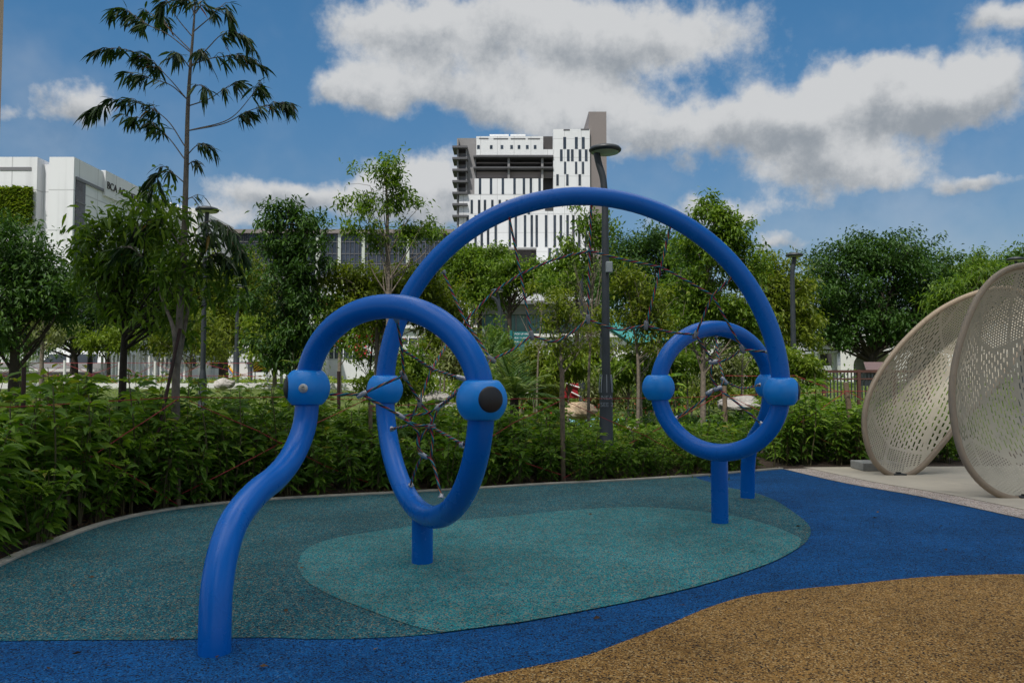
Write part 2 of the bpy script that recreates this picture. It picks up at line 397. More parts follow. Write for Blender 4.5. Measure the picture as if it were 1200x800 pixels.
def leaves(name, C, D, Ln, W, material, parent, droop=.35, fine=False, origin=None, var=None):
    "one leaf per row: base C, direction D, length Ln, width W"
    C = np.asarray(C, float); D = unit(np.asarray(D, float)); N = len(C)
    Ln = np.broadcast_to(np.asarray(Ln, float), (N,))[:, None]; W = np.broadcast_to(np.asarray(W, float), (N,))[:, None]
    rnd = rng.normal(size=(N, 3))
    S_ = unit(np.cross(D, np.array([[0, 0, 1.0]])+rnd*.45)); Nn = np.cross(S_, D)
    dn = np.array([[0, 0, -1.0]])
    if var is None: var = rng.random(N)
    if not fine:
        m = C+D*Ln*.45-dn*0+Nn*W*.12
        tip = C+D*Ln+dn*Ln*droop*.6
        V = np.stack([C, m+S_*W*.5, tip, m-S_*W*.5], 1).reshape(-1, 3)
        Fc = np.arange(4*N).reshape(N, 4); return mesh_np(name, V, Fc, np.full(N, 4), material, parent, var, origin=origin)
    m1 = C+D*Ln*.30+dn*Ln*droop*.06+Nn*0; m2 = C+D*Ln*.66+dn*Ln*droop*.33; tip = C+D*Ln*.97+dn*Ln*droop*.85
    up = Nn*W*.18
    V = np.stack([C, m1+S_*W*.5+up, m1, m1-S_*W*.5+up, m2+S_*W*.40+up, m2, m2-S_*W*.40+up, tip], 1).reshape(-1, 3)
    b = np.arange(N)[:, None]*8
    tris = np.array([0, 1, 2, 0, 2, 3, 4, 7, 5, 5, 7, 6]); quads = np.array([1, 4, 5, 2, 2, 5, 6, 3])
    Fc = (b+np.concatenate([tris, quads])[None]).ravel()
    sizes = np.tile([3, 3, 3, 3, 4, 4], N)
    return mesh_np(name, V, Fc, sizes, material, parent, np.repeat(var, 6), origin=origin)

LEAF_SCALE, LEAF_COUNT = .74, 1.55
def tree(name, label, cat, trunk, blobs, leaf, n, lm, bark='bark', r=.1, spread=.3, k=9, fine=False, droop=.35, limbs=4, group=None, clump=1.0, flowers=None):
    """trunk: list of (px,py,d); blobs: list of (px,py,rx,ry,d) ; leaf=(length,width)"""
    leaf = (leaf[0]*LEAF_SCALE, leaf[1]*LEAF_SCALE); n = int(n*LEAF_COUNT*(.82 if lm == 'deep' else .84 if trunk[0][2] < 30 else 1))
    tp = [P(*q) for q in trunk]
    base = Vector((tp[0].x, tp[0].y, min(tp[0].z, terrain(tp[0].x, tp[0].y)))); tp[0] = base-Vector((0, 0, .1))
    t = thing(name, label, cat, base, group)
    B = [(P(a, b, d), S(rx, d), S(ry, d)) for a, b, rx, ry, d in blobs]
    tr = MB(); path = smoothpath(tp, 5); N = len(path)
    tr.tube(path, [r*(1-.72*i/(N-1))*(1.25 if i == 0 else 1) for i in range(N)], 10)
    vols = np.array([b[1]*b[1]*b[2] for b in B])**.75; vols = vols/vols.sum()
    Cs = []; cent = []
    for (c, rx, ry), w in zip(B, vols):
        nn = max(4, int(n*w)); got = 0; tries = 0
        subs = []
        for _ in range(max(6, min(34, int(nn/8)))):
            q = rng.normal(size=3); q /= np.linalg.norm(q); rr_ = random.uniform(.25, 1.12)
            subs.append((Vector((c.x+q[0]*rx*rr_, c.y+q[1]*rx*.9*rr_, c.z+q[2]*ry*rr_)), min(rx, ry*1.3)*random.uniform(.15, .33)))
        while got < nn and tries < nn*8:
            tries += 1
            q = rng.normal(size=3); q /= np.linalg.norm(q); rad = random.random()**.42
            sb = subs[random.randrange(len(subs))]
            p = sb[0]+Vector((q[0], q[1], q[2]*.62))*(sb[1]*rad)
            Cs.append(p); cent.append(c); got += 1
        for j in range(limbs):
            q = rng.normal(size=3); q /= np.linalg.norm(q)
            e = Vector((c.x+q[0]*rx*.75, c.y+q[1]*rx*.7, c.z+q[2]*ry*.75))
            cand = [p for p in path[N//3:] if p.z < e.z-.15*abs(e.z-base.z)] or path[N//2:]
            s = random.choice(cand[-max(3, len(cand)*2//3):])
            ii = path.index(s); rr = r*(1-.72*ii/(N-1))*.42
            mid = s.lerp(e, .5)+Vector((random.uniform(-.1, .1), random.uniform(-.1, .1), random.uniform(-.05, .12)))*(e-s).length
            pp = smoothpath([s, mid, e], 4)
            tr.tube(pp, [max(.004, rr*(1-.85*i/(len(pp)-1))) for i in range(len(pp))], 6, caps=False)
            for jj in range(3):
                a = pp[random.randrange(3, len(pp))]
                q = rng.normal(size=3); b = a+Vector((q[0]*rx, q[1]*rx, abs(q[2])*ry))*.28
                tr.tube([a, a.lerp(b, .5)+Vector((0, 0, .05*rx)), b], [max(.003, rr*.35), max(.003, rr*.22), .003], 5, caps=False)
    tr.build('trunk', M[bark], t, origin=base)
    Cs = np.array([tuple(p) for p in Cs]); cent = np.array([tuple(p) for p in cent])
    if len(Cs) == 0: return t
    tw = unit(Cs-cent+rng.normal(size=Cs.shape)*.5); tw[:, 2] *= .6
    K = k; A = np.repeat(Cs, K, 0); TW = np.repeat(tw, K, 0)
    s = rng.random(len(A))[:, None]
    pos = A+TW*(s-.5)*spread*1.6+rng.normal(size=A.shape)*spread*.28
    D = TW*.6+rng.normal(size=A.shape)*.75; D[:, 2] -= .25
    ln = leaf[0]*rng.uniform(.65, 1.2, len(A))
    cv = np.repeat(rng.random(len(Cs)), K)
    var = np.clip(.6*cv+.4*rng.random(len(A)), 0, 1)
    if flowers is None: leaves('crown', pos, D, ln, ln*leaf[1]/leaf[0], L[lm], t, droop, fine, base, var)
    else:
        fl, frac = flowers; isf = np.repeat(rng.random(len(Cs)) < frac, K)
        leaves('crown', pos[~isf], D[~isf], ln[~isf], ln[~isf]*leaf[1]/leaf[0], L[lm], t, droop, fine, base, var[~isf])
        leaves('flower_cluster', pos[isf], D[isf], ln[isf]*.7, ln[isf]*.5, L[fl], t, droop, fine, base, var[isf])
    return t

# ================================================================ GROUND
def sheet(name, poly, z, m, thick=None):
    mb = MB(); vs = [(x, y, z) for x, y in poly]
    mb.add(vs, [tuple(range(len(vs)))])
    o = mb.build(name, m); o['kind'] = 'structure'
    nz = o.data.polygons[0].normal.z
    if nz < 0: o.data.flip_normals()
    return o
def gp(pts, n=6, closed=False):
    q = [G(*p) for p in pts]
    return [(v.x, v.y) for v in (smoothpath(q, n) if n > 1 else q)]

def make_ground():
    ys = np.concatenate([np.linspace(-14, 9, 8), np.linspace(10, 60, 60), np.linspace(65, 120, 12), [160, 250, 400, 700, 1200]])
    xs = np.concatenate([[-900, -400, -200, -120], np.linspace(-80, 80, 81), [120, 200, 400, 900]])
    V = []; Fc = []
    for y in ys:
        for x in xs: V.append((x, y, terrain(x, y)-.06))
    n = len(xs)
    for j in range(len(ys)-1):
        for i in range(n-1): Fc += [j*n+i, j*n+i+1, (j+1)*n+i+1, (j+1)*n+i]
    o = mesh_np('ground', V, Fc, np.full(len(Fc)//4, 4), M['grassground'], smooth=True); o['kind'] = 'structure'
make_ground()
kerb_px = [(-70, 702), (0, 664), (60, 638), (133, 612), (200, 598), (270, 590), (340, 584.5), (410, 581), (557, 573), (640, 568), (720, 564), (810, 558.5), (870, 553.5), (918, 549.5)]
kerbline = gp(kerb_px, 6)
# soil bed behind the kerb
far_edge = []
K = [Vector((x, y, 0)) for x, y in kerbline]
def offset_line(K, dist):
    out = []
    for i, p in enumerate(K):
        t = (K[min(i+1, len(K)-1)]-K[max(i-1, 0)]).normalized(); nrm = Vector((-t.y, t.x, 0))
        out.append(p+nrm*dist)
    return out
bed = [(p.x, p.y) for p in K]+[(7.5, 12.6), (12, 13.0), (12, 15.6), (4.0, 15.6)]+[(p.x, p.y) for p in reversed(offset_line(K, 3.1)[:-6])]
sheet('soil_bed', bed, -.02, M['soil'])
# kerb
def make_kerb():
    a = offset_line(K, 0.0); b = offset_line(K, .085)
    vs = []; fs = []
    for p, q in zip(a, b): vs += [(p.x, p.y, -.10), (p.x, p.y, .022), (q.x, q.y, .022), (q.x, q.y, -.10)]
    for i in range(len(a)-1):
        for k in range(4): fs.append((i*4+k, i*4+(k+1) % 4, (i+1)*4+(k+1) % 4, (i+1)*4+k))
    mb = MB(); mb.add(vs, fs); o = mb.build('kerb', M['kerb'], bevel=.006); o['kind'] = 'structure'
    bm = o.data; bm.update()
make_kerb()
# rubber surfaces: blue base sheet, teal pool, aqua blob, tan
edge_right = [(918, 549.5), (990, 566), (1080, 582), (1200, 608), (1330, 636)]
er = gp(edge_right, 4)
bluepoly = kerbline+er[1:]+[(9.5, er[-1][1]), (9.5, -6), (-9, -6), (-9, kerbline[0][1])]
bluepoly = [p for p in bluepoly]
sheet('blue_rubber_surface', bluepoly, 0.0, M['blue'])
teal_bottom = [(811, 558.6), (849, 570), (879, 576), (906, 585), (930, 600), (947, 614), (949.5, 627), (936, 642), (900, 661), (830, 684), (760, 701), (700, 713), (620, 728), (585, 733), (515, 742), (462, 746.5), (375, 749), (305, 747), (200, 749.5), (100, 750), (0, 751), (-150, 752), (-320, 760)]
tb = gp(teal_bottom, 5)
kk = [(x, y) for x, y in kerbline if x < tb[0][0]-.02]
teal = kk+tb+[(kk[0][0]-1.2, tb[-1][1]+.3)]
def off_in(p): return p
sheet('teal_rubber_surface', [(p.x, p.y) for p in offset_line([Vector((x, y, 0)) for x, y in kk], -.004)]+tb+[(kk[0][0]-1.4, kk[0][1]-.1)], .004, M['teal'])
blob = gp([(348, 662), (358, 645), (385, 633), (440, 623), (520, 612), (600, 605), (660, 599), (735, 594.6), (795, 597), (855, 604.5), (900, 615), (932, 628), (941, 634)], 5)
low = tb[7*5:14*5+1]+gp([(515, 742), (480, 733), (430, 715), (385, 697), (358, 680), (348, 662)], 5)[1:]
sheet('aqua_rubber_surface', blob[:-1]+low[:-1], .008, M['aqua'])
tanb = gp([(470, 830), (545, 799), (600, 786), (680, 770), (720, 756), (780, 733), (830, 712), (880, 697.5), (940, 690), (1000, 684.5), (1080, 676.5), (1150, 673.5), (1220, 673.5), (1400, 680)], 6)
sheet('tan_rubber_surface', tanb+[(9.4, 5.6), (9.4, -5), (-.6, -5), (-.62, 2.6)], .004, M['tan'])
# pebble-wash band and plaza
def line_off(pts, d):
    return [(p.x, p.y) for p in offset_line([Vector((x, y, 0)) for x, y in pts], d)]
er2 = er+[(er[-1][0]+6, er[-1][1]-3.2)]
b2 = line_off(er2, .42)
sheet('pebble_band', er2+list(reversed(b2)), .006, M['band'])
plaza = b2+[(16, 4.5), (16, 13.4), (7.2, 12.55), (b2[0][0]-.05, b2[0][1]+.12)]
sheet('plaza_paving', plaza, .010, M['plaza'])

# ================================================================ CLIMBING FRAME
def make_climber():
    root = thing('climbing_frame', 'blue looping tube climbing frame with light blue ball clamps and coloured rope nets', 'climbing frame', (0, 6.8, 0))
    RP = .0815
    Cp = [(360, 454, 5.6), (564.5, 468.5, 4.92), (451, 456, 7.0), (915.5, 458.5, 7.1), (771.5, 454, 7.8), (902, 451.5, 8.7)]
    C = [P(*c) for c in Cp]
    def arc(a, b, rise, n=36):
        out = []
        for i in range(n+1):
            t = math.pi*i/n
            p = a.lerp(b, .5-.5*math.cos(t)); p.z += rise*math.sin(t); out.append(p)
        return out
    def leg(pts):
        return smoothpath([P(*q) for q in pts], 6)
    front = leg([(251.5, 762, 4.13), (252, 730, 4.15), (254, 690, 4.2), (262, 645, 4.32), (276, 608, 4.5), (300, 578, 4.8), (324, 558, 5.1), (342, 535, 5.36), (355, 505, 5.53), (359.5, 478, 5.59), (360, 454, 5.6)])
    front[0].z = -.05
    rear = leg([(902, 451.5, 8.7), (902, 466, 8.7), (899, 484, 8.75), (892, 500, 8.88), (884, 513, 9.06), (878.5, 528, 9.22), (876.5, 548, 9.3), (876, 578, 9.34)])
    rear[-1].z = -.05
    path = front[:-1]+arc(C[0], C[1], .575)[:-1]+arc(C[1], C[2], -.89)[:-1]+arc(C[2], C[3], 1.73, 60)[:-1]+arc(C[3], C[4], -.585)[:-1]+arc(C[4], C[5], .60)[:-1]+rear
    mb = MB(); mb.tube(path, RP, 36); mb.build('bent_pipe', M['pipe'], root)
    # two straight supports under the low loops
    for px, d, ztop in ((496, 6.08, .36), (841.5, 7.73, .68)):
        x = (px-600)/F*d
        b = MB(); b.tube([(x, d, -.05), (x, d, .3), (x, d, ztop)], RP*.985, 32); b.build('support_post', M['pipe'], root)
    caps = {0: Vector((-.93, -.36, 0)), 1: Vector((.42, -.9, .05)), 3: Vector((.96, -.25, 0))}
    for i, c in enumerate(C):
        r = .158; h = .118
        prof = [(RP-.004, h+.004)]
        a0 = math.asin(h/r)
        prof += [(r*math.cos(a0)-.012, h+.004), (r*math.cos(a0)-.003, h)]
        for k in range(17):
            a = a0-2*a0*k/16; prof.append((r*math.cos(a), r*math.sin(a)))
        prof += [(r*math.cos(a0)-.003, -h), (r*math.cos(a0)-.012, -h-.004), (RP-.004, -h-.004)]
        b = MB(); b.lathe(prof[::-1], c, n=48); cl_ = b.build('ball_clamp', M['clamp'], root, origin=c)
        if i in caps:
            ax = caps[i].normalized(); rc = .079; amax = math.asin(rc/.160)
            pr = [(rc, .112)]+[(.1605*math.sin(amax*(1-k/8)) if k < 8 else .0005, .1605*math.cos(amax*(1-k/8))+.002) for k in range(9)]
            b = MB(); b.lathe(pr, c, ax, 40); b.build('end_cap', M['cap'], cl_)
        if i == 0:
            ax = Vector((.085, -1, -.02)).normalized(); R0 = .1585
            b = MB(); b.lathe([(.031, .140), (.031, R0+.002), (.029, R0+.004), (.0005, R0+.004)], c, ax, 32)
            bd = b.build('round_badge', M['silver'], cl_)
            # engraved crown-like mark and three lines of tiny text
            q = Vector((0, 0, 1)).rotation_difference(ax); sx = ax.cross(Vector((0, 0, 1))).normalized(); sz = sx.cross(ax); o0 = c+ax*(R0+.0052)
            b = MB()
            def fl(x, z, w, h_):
                b.add([o0-sx*(x)+sz*z, o0-sx*(x+w)+sz*z, o0-sx*(x+w)+sz*(z+h_), o0-sx*x+sz*(z+h_)], [(0, 1, 2, 3)])
            b.add([o0-sx*-.009+sz*.006, o0-sx*.009+sz*.006, o0-sx*.011+sz*.015, o0-sx*.004+sz*.011, o0+sz*.019, o0-sx*-.004+sz*.011, o0-sx*-.011+sz*.015], [(0, 1, 2, 3, 4, 5, 6)])
            for j, zz in enumerate((0, -.006, -.012)):
                for x0 in np.arange(-.016+.003*j, .014-.003*j, .004): fl(x0, zz, .0026, .0028)
            b.build('badge_mark', M['badgeink'], bd)
    # ---------------- ropes
    def rope(pts, sag=.0, r=.0105):
        pts = [P(*p) if not isinstance(p, Vector) else p for p in pts]
        q = smoothpath(pts, 8) if len(pts) > 2 else [pts[0].lerp(pts[1], k/8)-Vector((0, 0, sag*4*(k/8)*(1-k/8))) for k in range(9)]
        n = 8; mb = MB(); mb.tube(q, r, n, caps=False)
        o = mb.build('rope', M['rope'], root)
        ln = [0]
        for i in range(len(q)-1): ln.append(ln[-1]+(q[i+1]-q[i]).length)
        uvl = o.data.uv_layers.new(name='uv'); li = 0
        for i in range(len(q)-1):
            for k in range(n):
                for (a, b_) in ((k/n, ln[i]), ((k+1)/n, ln[i]), ((k+1)/n, ln[i+1]), (k/n, ln[i+1])):
                    uvl.data[li].uv = (a, b_); li += 1
        return o
    def conn(p, ax, length=.085, rad=.021, m='greyplastic'):
        p = P(*p) if not isinstance(p, Vector) else p
        pr = [(.011, -length/2), (rad*.8, -length/2+.004), (rad, -length*.2), (rad, length*.2), (rad*.8, length/2-.004), (.011, length/2)]
        b = MB(); b.lathe(pr, p, ax, 14); b.build('rope_connector', M[m], root)
    def anchor(p, ax):
        p = P(*p) if not isinstance(p, Vector) else p
        b = MB(); b.lathe([(.024, 0), (.024, .010), (.016, .014), (.016, .03), (.0005, .03)], p, ax, 16); b.build('rope_anchor', M['alu'], root)
    a7 = 7.02
    # big arch, upper and lower net lines
    A = {'a0': (519, 318, 7.0), 'a1': (596, 251, 7.0), 'a2': (693, 236, 7.05), 'a3': (787, 259, 7.07), 'a4': (861, 322, 7.08),
         'n0': (545, 376, 6.85), 'n1': (610, 321, 7.0), 'n2': (691, 294, 7.05), 'n3': (774.5, 313, 7.1), 'n4': (835, 346, 7.15),
         'c0': (576, 421, 6.7), 'c1': (623, 393, 6.95), 'c2': (689, 374, 7.05), 'c3': (757, 381, 7.15), 'c4': (815, 392, 7.3), 'c5': (870, 409, 7.25), 'a5': (901, 412, 7.12)}
    for a, b in (('a0', 'n0'), ('n0', 'c0'), ('a1', 'n1'), ('n1', 'c1'), ('a2', 'n2'), ('n2', 'c2'), ('a3', 'n3'), ('n3', 'c3'), ('a4', 'n4'), ('n4', 'c4'), ('n4', 'c5')): rope([A[a], A[b]])
    rope([A['n0'], (578, 343, 6.93), A['n1']]); rope([A['n1'], (650, 304, 7.03), A['n2']]); rope([A['n2'], (730, 304, 7.07), A['n3']]); rope([A['n3'], (805, 329, 7.12), A['n4']])
    rope([A['c0'], (600, 410, 6.85), A['c1']]); rope([A['c1'], (650, 400, 7.0), (672, 388, 7.03), A['c2']]); rope([A['c2'], (722, 386, 7.1), (740, 384, 7.12), A['c3']]); rope([A['c3'], (785, 389, 7.22), A['c4']]); rope([A['c5'], (885, 411, 7.2), A['a5']])
    for k, ax in (('c0', (-.8, 0, .6)), ('c1', (-.15, 0, 1)), ('c2', (0, 0, 1)), ('c3', (.1, 0, 1)), ('c4', (.5, 0, 1)), ('c5', (-.5, 0, 1))): conn(A[k], ax, .085, .021)
    for k, ax in (('a0', (.7, 0, -.7)), ('a1', (.35, 0, -.9)), ('a2', (0, 0, -1)), ('a3', (-.3, 0, -.95)), ('a4', (-.7, 0, -.7)), ('a5', (-1, 0, -.1))): anchor(A[k], ax)
    # front loop web
    W = {'t': (465, 373, 5.35), 'k1': (470.6, 409, 5.5), 'k': (473, 440, 5.7), 'x': (506, 432, 6.1), 'e': (541, 443, 5.6), 'm': (492, 471, 6.0), 'f': (515, 476, 5.9),
         'c1': (386, 462, 5.55), 'g': (424, 462, 5.6), 'h': (469, 487, 5.85), 'j': (504.5, 499, 5.95), 'r': (543.5, 521, 5.35), 'l': (458, 502.5, 6.55), 'l2': (480.5, 569.5, 6.35),
         'q': (496, 533, 5.95), 'b': (517, 583, 5.75), 'c2': (541, 455, 5.05), 'mm': (505, 488, 6.0)}
    for pts in (['t', 'k1', 'k'], ['k1', 'x'], ['x', 'e'], ['k', 'm'], ['m', 'mm', 'j'], ['c1', 'g'], ['g', (445, 452, 5.62), 'k'], ['g', 'h'], ['h', (486, 497, 5.9), 'j'], ['j', 'r'],
                ['l', (470, 500, 6.2), (482, 497, 6.0)], ['j', 'f'], ['f', (532, 463, 5.4), 'c2'], ['j', (507, 515, 5.95), (505, 535, 5.95)], ['h', (489, 505, 5.9), (489, 520, 5.92), 'q'],
                ['j', (494, 511, 5.95), (490, 525, 5.94), 'q'], ['q', (505, 538, 5.93), (511, 555, 5.85), 'b'], ['q', (489, 545, 6.1), 'l2'], ['n0', (525, 402, 6.5), 'x'], ['x', (499, 450, 6.05), 'm'], ['c0', (548, 446, 6.4), 'f'], ['m', (480, 492, 6.1)], ['f', (500, 484, 6.0), 'h']):
        rope([(W.get(p) or A.get(p)) if isinstance(p, str) else p for p in pts], r=.0095)
    for k, ax, m in (('k', (.5, 0, -.8), 'greyplastic'), ('e', (.95, 0, -.3), 'alu'), ('g', (.85, 0, .5), 'alu'), ('h', (.85, 0, -.5), 'alu'), ('j', (1, 0, .1), 'greyplastic'), ('f', (.8, 0, .6), 'alu'), ('q', (.8, 0, -.5), 'alu'), ('x', (.6, 0, -.5), 'greyplastic'), ('m', (0, 0, 1), 'greyplastic')): conn(W[k], ax, .08 if k != 'x' else .05, .018, m)
    for k, ax in (('t', (.1, 0, -1)), ('l', (1, -.2, 0)), ('l2', (.8, 0, .5)), ('b', (.1, .2, 1)), ('r', (-1, .3, 0))): anchor(W[k], ax)
    # rear loop web
    Z = {'w': (836, 424, 7.5), 't': (839, 394, 8.2), 'v': (848.6, 446, 7.7), 'y': (841, 455, 7.6), 'c6': (891, 451, 8.5), 'bl': (792, 490, 7.75), 'br': (893, 497, 7.45)}
    for pts in (['c4', 'w'], ['w', (852, 421, 7.45), 'c5'], ['t', (841, 415, 8.0), 'v'], ['v', (869, 454.5, 8.1), 'c6'], ['w', (833, 440, 7.55), 'y'], ['y', (818, 473, 7.65), 'bl'], ['y', (865, 473, 7.5), 'br'], ['v', 'y']):
        rope([(Z.get(p) or A.get(p)) if isinstance(p, str) else p for p in pts], r=.010)
    for k, ax, m in (('w', (1, 0, .1), 'alu'), ('v', (.6, 0, -.7), 'alu'), ('y', (.9, 0, .3), 'alu')): conn(Z[k], ax, .09, .022, m)
    conn((832, 459, 7.62), (.85, 0, .5), .09, .022, 'alu')
    for k, ax in (('t', (0, 0, -1)), ('c6', (-1, 0, 0)), ('bl', (.7, 0, .7)), ('br', (-.7, 0, .7))): anchor(Z[k], ax)
make_climber()

# ================================================================ PERFORATED SHELLS
def shellmat(name, along):
    m = bpy.data.materials.new(name); m.use_nodes = True; w = NT(m.node_tree)
    b = w.n['Principled BSDF']; b.inputs['Roughness'].default_value = .5
    tc = w.new('ShaderNodeTexCoord').outputs['Object']
    w.l.new(w.ramp(w.noise(tc, 3, 5, .6), [(.25, (.33, .295, .225)), (.5, (.43, .385, .30)), (.75, (.46, .41, .315))]), b.inputs['Base Color'])
    uv = w.new('ShaderNodeUVMap', _uv_map='uv').outputs[0]
    sp = w.new('ShaderNodeSeparateXYZ'); w.l.new(uv, sp.inputs[0]); u, v = sp.outputs[0], sp.outputs[1]
    CW = .041
    cu = w.m('DIVIDE', u, CW); ci = w.m('FLOOR', cu); cf = w.m('FRACT', cu)
    def hashf(x, k):
        return w.m('FRACT', w.m('MULTIPLY', w.m('SINE', w.m('MULTIPLY', x, k)), 437.58))
    # long dashes
    sv = w.m('ADD', w.m('DIVIDE', v, .135), w.m('MULTIPLY', ci, .37)); si = w.m('FLOOR', sv); sf = w.m('FRACT', sv)
    hh = hashf(w.m('ADD', w.m('MULTIPLY', ci, 1.7), w.m('MULTIPLY', si, 3.1)), 12.9)
    lenf = w.m('MULTIPLY_ADD', hh, .45, .38)
    inw = w.m('LESS_THAN', w.m('ABSOLUTE', w.m('SUBTRACT', cf, .5)), .18)
    inl = w.m('LESS_THAN', w.m('ABSOLUTE', w.m('SUBTRACT', sf, .5)), w.m('MULTIPLY', lenf, .5))
    slot = w.m('MULTIPLY', inw, inl)
    # small round holes
    dv = w.m('SUBTRACT', w.m('FRACT', w.m('ADD', w.m('DIVIDE', v, .034), w.m('MULTIPLY', w.m('MODULO', w.m('FLOOR', w.m('DIVIDE', u, .034)), 2.0), .5))), .5)
    du = w.m('SUBTRACT', w.m('FRACT', w.m('DIVIDE', u, .034)), .5)
    dot = w.m('LESS_THAN', w.m('ADD', w.m('MULTIPLY', dv, dv), w.m('MULTIPLY', du, du)), .066)
    # facets: which pattern where
    zone = w.m('ADD', v, w.m('MULTIPLY', w.m('PINGPONG', w.m('ADD', u, 5.0), .55), .45))
    top = w.m('GREATER_THAN', zone, along[1]); bot = w.m('LESS_THAN', zone, along[0])
    isdot = w.m('MAXIMUM', top, bot)
    hole = w.mix(isdot, slot, dot, 'FLOAT')
    rib = w.m('LESS_THAN', w.m('ABSOLUTE', w.m('SUBTRACT', w.m('FRACT', w.m('DIVIDE', w.m('ADD', u, w.m('MULTIPLY', v, .10)), .46)), .5)), .042)
    seam = w.m('LESS_THAN', w.m('MINIMUM', w.m('ABSOLUTE', w.m('SUBTRACT', zone, along[0])), w.m('ABSOLUTE', w.m('SUBTRACT', zone, along[1]))), .028)
    edge = w.new('ShaderNodeAttribute', _attribute_name='edge').outputs['Fac']
    solid = w.m('MAXIMUM', w.m('MAXIMUM', rib, seam), w.m('GREATER_THAN', edge, .955))
    hole = w.m('MULTIPLY', hole, w.m('SUBTRACT', 1.0, solid))
    tr = w.new('ShaderNodeBsdfTransparent'); mx = w.new('ShaderNodeMixShader')
    w.l.new(hole, mx.inputs[0]); w.l.new(b.outputs[0], mx.inputs[1]); w.l.new(tr.outputs[0], mx.inputs[2])
    w.l.new(mx.outputs[0], w.n['Material Output'].inputs[0])
    return m
def make_shell(label, rim, d0, lean, bulge, along, m, tilt, vrange, foot, d_top=0):
    "rim: closed outline as it appears; the rim lies in a plane that leans back by «lean» per metre of height"
    pts = []
    for px, py in rim:
        u = (px-600)/F; v = (400-py)/F; Y = CT-ST*v; Z = ST+CT*v
        # point on plane y = d0 + lean*z + tilt*x
        k = (d0+lean*H)/(Y-lean*Z-tilt*u)
        pts.append(Vector((u*k, Y*k, H+Z*k)))
    q = pts+[pts[0]]
    c2 = []
    n = len(pts)
    for i in range(n):
        a, b, c, d = pts[(i-1) % n], pts[i], pts[(i+1) % n], pts[(i+2) % n]
        for k in range(8):
            t = k/8; c2.append(.5*((2*b)+(c-a)*t+(2*a-5*b+4*c-d)*t*t+(3*b-a-3*c+d)*t**3))
    N = len(c2); cen = sum(c2, Vector())/N
    nrm = Vector((-tilt, 1, -lean)).normalized()
    ax = Vector((math.sin(along[2]), 0, math.cos(along[2]))); ax = (ax-nrm*ax.dot(nrm)).normalized(); sx = nrm.cross(ax)
    base = min(c2, key=lambda p: p.z)
    t = thing('perforated_shell', label, 'play sculpture', (base.x, base.y, 0), 'perforated shells on the plaza')
    rings = 22; vs = []; uvs = []; ed = []
    for j in range(rings+1):
        r = j/rings
        for p in c2:
            w_ = cen+(p-cen)*max(r, 1e-4)
            w_ = w_+nrm*bulge*(1-r**2.2)
            vs.append(w_); uvs.append(((p-cen).dot(sx)*r, (p-cen).dot(ax)*r)); ed.append(r)
    fs = [(j*N+i, j*N+(i+1) % N, (j+1)*N+(i+1) % N, (j+1)*N+i) for j in range(rings) for i in range(N)]
    mb = MB(); mb.add(vs, fs, True); o = mb.build('perforated_panel', m, t); so_ = o.modifiers.new('sheet', 'SOLIDIFY'); so_.thickness = .003; so_.offset = 0
    uvl = o.data.uv_layers.new(name='uv')
    for lp in o.data.loops: uvl.data[lp.index].uv = uvs[lp.vertex_index]
    at = o.data.attributes.new('edge', 'FLOAT', 'POINT'); at.data.foreach_set('value', ed)
    mb = MB(); mb.tube(c2+[c2[0]], .04, 14, caps=False); mb.build('rim_tube', M['rim'], t)
    mb = MB(); mb.box((base.x-.09, base.y-.06, .008), (base.x+.09, base.y+.10, .03)); mb.box((base.x-.03, base.y-.02, .028), (base.x+.03, base.y+.03, max(.05, base.z))); mb.build('foot_plate', M['lamp'], t, bevel=.004)
    return t
rimA = [(1050, 559), (1025, 541), (1014, 510), (1015, 474), (1030, 438), (1060, 399), (1100, 363), (1145, 342), (1190, 338), (1222, 350), (1232, 380), (1222, 425), (1188, 468), (1150, 495), (1112, 506), (1088, 538), (1070, 554)]
rimA = [(1050, 558), (1026, 542), (1014, 510), (1015, 474), (1030, 438), (1060, 399), (1100, 364), (1145, 343), (1185, 338), (1205, 352), (1205, 385), (1186, 425), (1155, 465), (1128, 490), (1104, 520), (1076, 550)]
rimB = [(1196, 585), (1160, 573), (1133, 543), (1119, 500), (1116, 450), (1126, 398), (1146, 349), (1170, 322), (1200, 311), (1240, 314), (1275, 340), (1300, 390), (1308, 445), (1300, 500), (1280, 545), (1245, 576)]
make_shell('rear tan perforated metal shell, tilted over to the right, half hidden by its neighbour', rimA, 10.9, .25, .55, (-.95, .80, R(38)), shellmat('tan_perforated_sheet', (-1.02, .98)), .10, None, None)
make_shell('front tan perforated metal shell, upright and cut off by the right edge', rimB, 9.0, .22, .6, (-.55, .62, R(2)), shellmat('tan_perforated_sheet', (-.70, .72)), .05, None, None)
# grey step block behind the shells
b = MB(); p0 = P(1008, 545, 12.0); b.box((p0.x, 11.9, .012), (p0.x+.62, 12.35, .13)); tag(b.build('step_block', M['block'], bevel=.01), 'low grey concrete block on the plaza behind the rear perforated shell', 'block')

def text_mesh(name, txt, size, m, loc, parent=None, rotz=0, extrude=.001, align='CENTER'):
    cu = bpy.data.curves.new(name, 'FONT'); cu.body = txt; cu.size = size; cu.align_x = align; cu.extrude = extrude
    o = bpy.data.objects.new(name, cu); col.objects.link(o)
    me = bpy.data.meshes.new_from_object(o.evaluated_get(bpy.context.evaluated_depsgraph_get()))
    bpy.data.objects.remove(o); bpy.data.curves.remove(cu)
    me.materials.clear(); me.materials.append(m)
    o = bpy.data.objects.new(name, me); col.objects.link(o); o.location = loc; o.rotation_euler = (R(90), 0, rotz)
    if parent is not None: setparent(o, parent)
    return o
